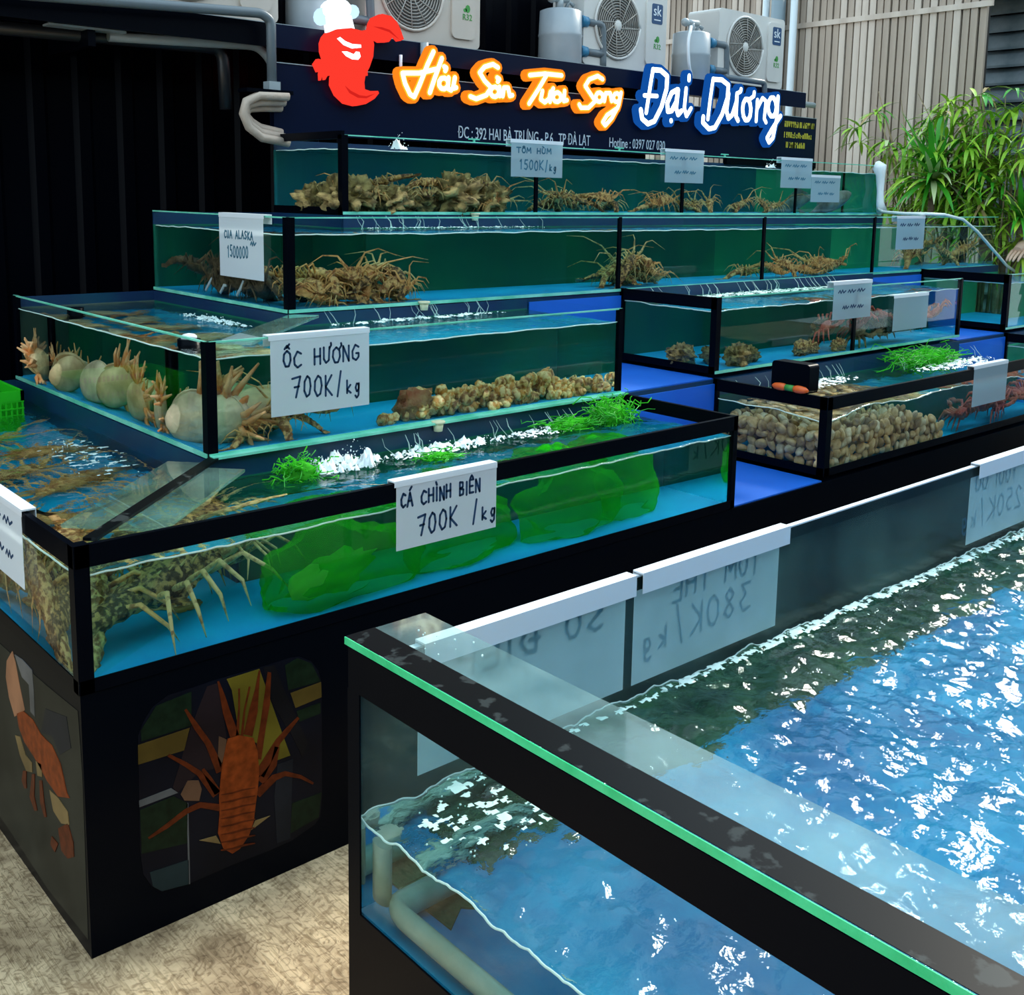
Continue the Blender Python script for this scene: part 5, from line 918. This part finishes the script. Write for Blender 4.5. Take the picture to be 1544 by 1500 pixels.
for lay in range(4):
    zz = cz + 0.018 + lay * 0.036
    for k in range(23):
        x = G1 + 0.035 + k * 0.041
        if zz - cz < heap(x) + 0.02: clam_at(x + R.uniform(-.01, .01), 0.035 + R.uniform(0, .012), zz + R.uniform(-.006, .006), R.randrange(4)); nclam += 1
    for k in range(1, 11):
        clam_at(G1 + 0.035 + R.uniform(0, .01), 0.035 + k * 0.045, zz + R.uniform(-.006, .006), R.randrange(4)); nclam += 1
for k in range(21):
    for j in range(1, 9):
        x = G1 + 0.075 + k * 0.044; clam_at(x + R.uniform(-.012, .012), 0.05 + j * 0.052 + R.uniform(-.012, .012), cz + heap(x) + R.uniform(-.015, .02), R.randrange(4)); nclam += 1
bb = MB()
for k in range(20):
    for j in range(8):
        x = G1 + 0.09 + k * 0.044; clam_data(bb, Matrix.Translation((x, 0.10 + j * 0.05, cz + heap(x) * 0.6)) @ Euler((R.uniform(-1, 1), R.uniform(-1, 1), R.uniform(0, 6))).to_matrix().to_4x4(), 1.3)
tag(bb.build('clam_heap', 'clam_tan'), 'inner layer of the tan clam heap', 'clams', 'clams heaped in the framed low tank', 'stuff')
# pump box and float on the rim
pm = thing('pump', 'black box pump standing on the rim of the clam tank', 'pump', (2.775, 0.17, Z1 + 0.004))
m = MB(); m.plate([(p[0], p[1] + 0.055) for p in rrect(0.17, 0.11, 0.015)], -0.012, 0.05, 'x'); m.build('casing', 'black', pm, fix=True)
m = MB(); m.box(-0.015, 0.053, -0.08, 0.08, 0.0, 0.012); m.build('bracket', 'black_gloss', pm)
fl = thing('float', 'orange and green float lying at the foot of the black pump', 'float', (2.75, 0.16, Z1 + 0.018))
for s in (-1, 1):
    rings = [[(0.015 * q * math.cos(2 * PI * k / 10), s * yy, 0.015 * q * math.sin(2 * PI * k / 10)) for k in range(10)] for yy, q in ((0.018, .8), (0.03, 1), (0.05, 1.0), (0.068, .8), (0.08, .3))]
    b = MB(); b.quadstrip(rings if s < 0 else [r_[::-1] for r_ in rings]); b.build('bulb', 'float_orange', fl)
m = MB(); m.tube([(0, -0.019, 0), (0, 0.019, 0)], 0.0125, 10); m.build('middle', 'float_green', fl)

# ------------------------------------------------------------------ water jets, splashes, foam
def splash(label, loc, rx, ry, n, seed, jets=0, h=0.03, m='foam', rr=(0.002, 0.008), thr=0.16, cell=0.006):
    """lace of foam: the crests of a noise field kept as one thin uneven sheet, with droplets and falling threads"""
    r = random.Random(seed); b = MB(); nx, ny = max(3, int(2 * rx / cell)), max(3, int(2 * ry / cell)); idx = {}
    def val(x, y):
        q = (x / rx) ** 2 + (y / ry) ** 2
        return (nz(x * 26 + seed, y * 34, seed) * 0.6 + nz(x * 60, y * 75, seed + 3) * 0.5) * 1.0 + 0.22 * (1 - q) - max(0, q - 0.7)
    def vert(i, j):
        if (i, j) not in idx:
            x, y = -rx + i * cell, -ry + j * cell; idx[i, j] = len(b.v); b.v.append((x + r.uniform(-.3, .3) * cell, y + r.uniform(-.3, .3) * cell, 0.003 + h * max(0, val(x, y)) * r.uniform(0.3, 1.0)))
        return idx[i, j]
    for i in range(nx):
        for j in range(ny):
            if val(-rx + (i + .5) * cell, -ry + (j + .5) * cell) > thr: b.f.append((vert(i, j), vert(i + 1, j), vert(i + 1, j + 1), vert(i, j + 1))); b.sm.append(True)
    for k in range(n // 3):
        a = r.uniform(0, 2 * PI); q = r.random() ** 0.6
        b.ball((rx * q * math.cos(a), ry * q * math.sin(a), 0.002 + r.random() ** 2 * h * (1.2 - q)), r.uniform(0.0009, 0.0026), nu=5, nv=3)
    o = b.build('water_splash', m); o.location = loc
    if jets:
        b = MB()
        for k in range(jets):
            x = r.uniform(-rx, rx); w = r.uniform(0.0008, 0.002); b.tube([(x, ry + 0.01, 0.052), (x + r.uniform(-.01, .01), ry - 0.012, 0.03), (x + r.uniform(-.03, .03), ry - 0.022, 0.0)], [w * 0.6, w, w * 1.6], 4)
        b.build('jet', 'jet', o)['kind'] = 'stuff'
    return tag(o, label, 'splash', kind='stuff')
WZ = Z1 - 0.066
splash('white splash churning behind the small green net tuft', (0.93, 0.44, WZ), 0.14, 0.06, 500, 1, 0, 0.09, thr=0.0)
splash('broken white foam along the back of the front tank', (1.30, 0.44, WZ), 0.28, 0.05, 300, 2, 8, 0.04, thr=0.1)
splash('foam and jets towards the end of the front tank', (1.72, 0.44, WZ), 0.2, 0.05, 150, 3, 8, 0.02)
splash('thin jets and spray at the back of the second-tier front tank', (1.62, 1.0, Z2 - 0.046), 0.42, 0.04, 200, 4, 18, 0.015, 'splash_glint', (0.0015, 0.004))
splash('spray under the spill of the third-tier side tank', (0.98, 1.35, Z2 - 0.046), 0.04, 0.3, 90, 5, 0, 0.02, 'splash_glint', (0.0015, 0.004))
splash('bubbles drifting over the lowest side tank', (0.40, 1.02, WZ), 0.12, 0.3, 110, 6, 0, 0.004, 'splash_glint', (0.002, 0.005), 0.4)
splash('thin jets at the back of the third-tier tank', (2.2, 1.53, Z3 - 0.056), 0.55, 0.03, 160, 7, 22, 0.012, 'splash_glint', (0.0015, 0.004))
splash('foam churning at the back of the clam tank', (3.25, 0.40, Z1 - 0.06), 0.4, 0.08, 300, 8, 14, 0.015)
splash('foam churning beside the grassy net tangle', (4.35, 0.30, Z1 - 0.055), 0.4, 0.09, 330, 9, 14, 0.02)
splash('spray on the water of the framed second-tier tank', (3.6, 0.92, Z2 - 0.035), 0.75, 0.07, 340, 10, 26, 0.012, 'splash_glint', (0.002, 0.005))
splash('foam line where the pool water meets its rear pane', (2.3, -0.63, NW + 0.004), 1.7, 0.022, 300, 11, 0, 0.012, 'splash_glint', (0.003, 0.007), 0.1)
splash('bubbles clustered in the corner of the pool tank', (0.50, -0.76, NW + 0.008), 0.19, 0.15, 200, 12, 0, 0.008, 'splash_glint', (0.003, 0.008), 0.34)
splash('droplets lying on the glass flange of the pool tank', (0.40, -0.72, NT - 0.002), 0.05, 0.1, 40, 13, 0, 0.0, 'splash_glint', (0.002, 0.005), 9)
splash('white spurt of water over the shaggy lumps of the top tank', (1.97, 1.62, Z4 - 0.045), 0.05, 0.02, 120, 14, 0, 0.09, 'foam', (0.005, 0.012), -0.2)
splash('white spurt of water beside the highest card', (4.62, 1.62, Z4 - 0.045), 0.05, 0.02, 90, 15, 0, 0.07, 'foam', (0.005, 0.012), -0.2)
for (x, y, z, lab) in ((1.67, 1.052, Z2 + 0.012, 'cream overflow plug below the third-tier pane'), (1.33, 0.522, Z1 + 0.008, 'cream overflow plug below the snail heap'), (2.75 - 0.4, 1.583, Z3 + 0.006, 'cream overflow plug below the top tank')):
    t = thing('overflow_plug', lab, 'fitting', (x, y, z))
    m = MB(); m.tube([(0, -0.012, -0.002), (0, -0.012, -0.03)], [0.018, 0.014], 8); m.build('body', 'spout_cream', t)
    m = MB(); m.tube([(0, -0.012, 0.003), (0, -0.012, -0.004)], 0.023, 8); m.build('collar', 'spout_cream', t)
# tees along the rim of the top tank
for x in (2.36, 3.3, 4.15):
    t = thing('rim_clip', 'small teal clip on the rim of the top tank', 'clip', (x, 1.596, Z4), 'teal clips on the top tank rim')
    MB().box(-0.03, 0.03, -0.004, 0.004, 0.014, 0.02).build('bar', 'glass_edge', t); MB().box(-0.004, 0.004, -0.004, 0.004, 0.005, 0.014).build('stem', 'glass_edge', t)
# pvc pipe in the pool tank
tag(MB().tube(arc([(0.85, -0.68, 0.345), (0.335, -0.68, 0.345), (0.335, -2.5, 0.345)], 0.04), 0.026, 12).build('pipe', 'pvc_pale'), 'pale elbowed plastic pipe on the floor of the pool tank', 'pipe')
tag(MB().tube(arc([(0.335, -0.645, 0.345), (0.335, -0.645, 0.46)], 0.02), 0.026, 12).build('standpipe', 'pvc_pale'), 'pale short standpipe in the corner of the pool tank', 'pipe')
# hose, hand
tag(MB().tube([(5.72, 1.56, 1.60), (5.6, 1.45, 1.585), (5.42, 1.2, 1.58), (5.38, 1.05, 1.582), (5.55, 1.02, 1.578), (5.75, 1.0, 1.55), (5.95, 1.0, 1.475), (6.15, 1.0, 1.375), (6.4, 1.0, 1.25), (6.7, 1.0, 1.15)], 0.0095, 10).build('hose', 'hose_white'), 'white hose lying along the rim and sagging off the end', 'hose')
tag(MB().tube([(5.70, 1.57, 1.90), (5.72, 1.565, 1.87), (5.73, 1.56, 1.82), (5.74, 1.56, 1.72), (5.73, 1.55, 1.64), (5.76, 1.55, 1.585)], [0.015, 0.045, 0.03, 0.022, 0.024, 0.035], 10).build('tied_bag', 'foam'), 'white plastic bag twisted down the end of the top tank', 'bag')

# hand reaching in at the side
def hand():
    b = MB()
    wr = Vector((6.63, 0.93, 1.425)); pal = Vector((6.50, 0.96, 1.36))
    b.tube([Vector((7.1, 0.80, 1.575)), Vector((6.85, 0.87, 1.515)), wr, pal + Vector((0.02, 0, 0.01)), pal - Vector((0.045, 0, 0.02))], [0.045, 0.037, 0.03, 0.040, 0.034], 10)
    for k in range(4):
        o = Vector((0, 0.026 * (k - 1.5), 0)); k0 = pal + o + Vector((-0.045, 0, -0.022)); L = (0.036, 0.042, 0.039, 0.031)[k]
        b.tube([pal + o * 0.7, k0, k0 + Vector((-L, 0, -0.022)), k0 + Vector((-L * 1.75, 0, -0.043)), k0 + Vector((-L * 2.1, 0, -0.06))], [0.013, 0.0105, 0.0098, 0.009, 0.006], 7)
    t0 = pal + Vector((0.01, -0.035, -0.005))
    b.tube([pal, t0, t0 + Vector((-0.03, -0.018, -0.03)), t0 + Vector((-0.06, -0.005, -0.05))], [0.016, 0.013, 0.012, 0.007], 7)
    return b.build('person_hand', 'skin')
tag(hand(), 'bare hand and forearm reaching in over the end of the tanks', 'hand')

# ------------------------------------------------------------------ plants
def blade(L, w, droop, n=6):
    b = MB(); pts = []
    for i in range(n + 1):
        t = i / n; ww = w * math.sin(PI * min(1, 0.12 + 0.9 * t)) ** 0.8 if i < n else 0.0008
        c = Vector((L * t * (1 - 0.15 * droop * t), 0, L * (0.25 * t - droop * t * t))); pts.append((c + Vector((0, ww, 0.15 * ww)), c, c + Vector((0, -ww, 0.15 * ww))))
    for i, tr in enumerate(pts): b.v += [tuple(p) for p in tr]
    for i in range(n):
        for k in (0, 1): b.f.append((3 * i + k, 3 * i + k + 1, 3 * (i + 1) + k + 1, 3 * (i + 1) + k)); b.sm.append(True)
    return b
SP = {m: [blade(L, w, d).mesh('leaf', m) for L, w, d in ((0.46, 0.02, 0.35), (0.4, 0.017, 0.7), (0.5, 0.019, 0.1))] for m in ('leaf_green', 'leaf_pale', 'leaf_lime')}
def spiky(label, loc, n, sc, r, dry):
    t = thing('dracaena', label, 'plant', loc)
    b = MB(); b.tube([(0.05, -0.03, -loc[2]), (0.02, 0.01, -loc[2] * 0.5), (0, 0, 0)], [0.035, 0.03, 0.022], 8); b.build('stem', 'trunk', t)
    for k in range(n):
        el = r.uniform(-0.45, 1.35); az = r.uniform(0, 2 * PI); m = 'leaf_green' if el > 0.45 else r.choice(('leaf_pale', 'leaf_green', 'leaf_lime'))
        o = link('leaf', SP[m][r.randrange(3)], t); o.rotation_euler = (0, -el, az); o.scale = (sc * r.uniform(.8, 1.1),) * 3
    return t
rp = random.Random(11)
spiky('spiky dracaena with upright deep green leaves and pale drooping ones by the slat fence', (6.42, 1.56, 1.80), 95, 1.0, rp, 0)
spiky('smaller spiky dracaena with drooping pale leaves behind the hose end', (6.6, 1.02, 1.55), 55, 0.8, rp, 0)
bl = [blade(0.2, 0.014, d, 4) for d in (0.3, 0.6, 0.9)]
BL = {m: [b.mesh('leaf', m) for b in bl] for m in ('leaf_lime', 'leaf_pale', 'leaf_green', 'leaf_dry')}
def bamboo(label, base, canes, nleaf, r):
    t = thing('bamboo', label, 'plant', base)
    tips = []; cb_ = MB()
    for k in range(canes):
        top = Vector((r.uniform(-0.25, 0.1), r.uniform(-0.7, 0.6), r.uniform(1.75, 2.45))); mid = Vector((top.x * 0.3, top.y * 0.25, top.z * 0.6))
        pth = [Vector((top.x * 0.1, top.y * 0.1, 0)), mid, mid.lerp(top, 0.6) + Vector((0, 0, 0.06)), top]
        cb_ = MB(); cb_.tube(pth, [0.012, 0.010, 0.006, 0.002], 6); cb_.build('cane', 'stem', t)
        for q in range(7): u = r.uniform(0.1, 1.0); p = mid.lerp(top, u); tips.append(p + Vector((r.uniform(-.12, .1), r.uniform(-.22, .22), r.uniform(-.12, .1))))
    rest = MB(); made = 0
    for p in tips:
        az0 = r.uniform(0, 2 * PI)
        for k in range(nleaf):
            az = az0 + (k - nleaf / 2) * 0.55 + r.uniform(-.2, .2); el = r.uniform(-0.7, 0.5); m = r.choices(('leaf_lime', 'leaf_pale', 'leaf_green', 'leaf_dry'), (7, 2, 3, 1))[0]
            if made < 290:
                o = link('leaf', BL[m][r.randrange(3)], t); o.location = p; o.rotation_euler = (0, -el, az); s = r.uniform(.8, 1.2); o.scale = (s, s, s); made += 1
            else:
                M = Matrix.Translation(p) @ Euler((0, -el, az)).to_matrix().to_4x4(); src = bl[r.randrange(3)]; o0 = len(rest.v)
                rest.v += [tuple(M @ Vector(v)) for v in src.v]; rest.f += [tuple(o0 + i for i in f) for f in src.f]; rest.sm += src.sm
    if rest.v: o = rest.build('foliage', 'leaf_lime', t); o['kind'] = 'stuff'
    return t
bamboo('bushy lime green bamboo leaning over the end of the tanks', (6.6, 1.15, 0.0), 22, 7, rp)
bamboo('sparser lime green bamboo spreading in front of the slat fence', (6.68, 1.75, 0.0), 10, 7, rp)
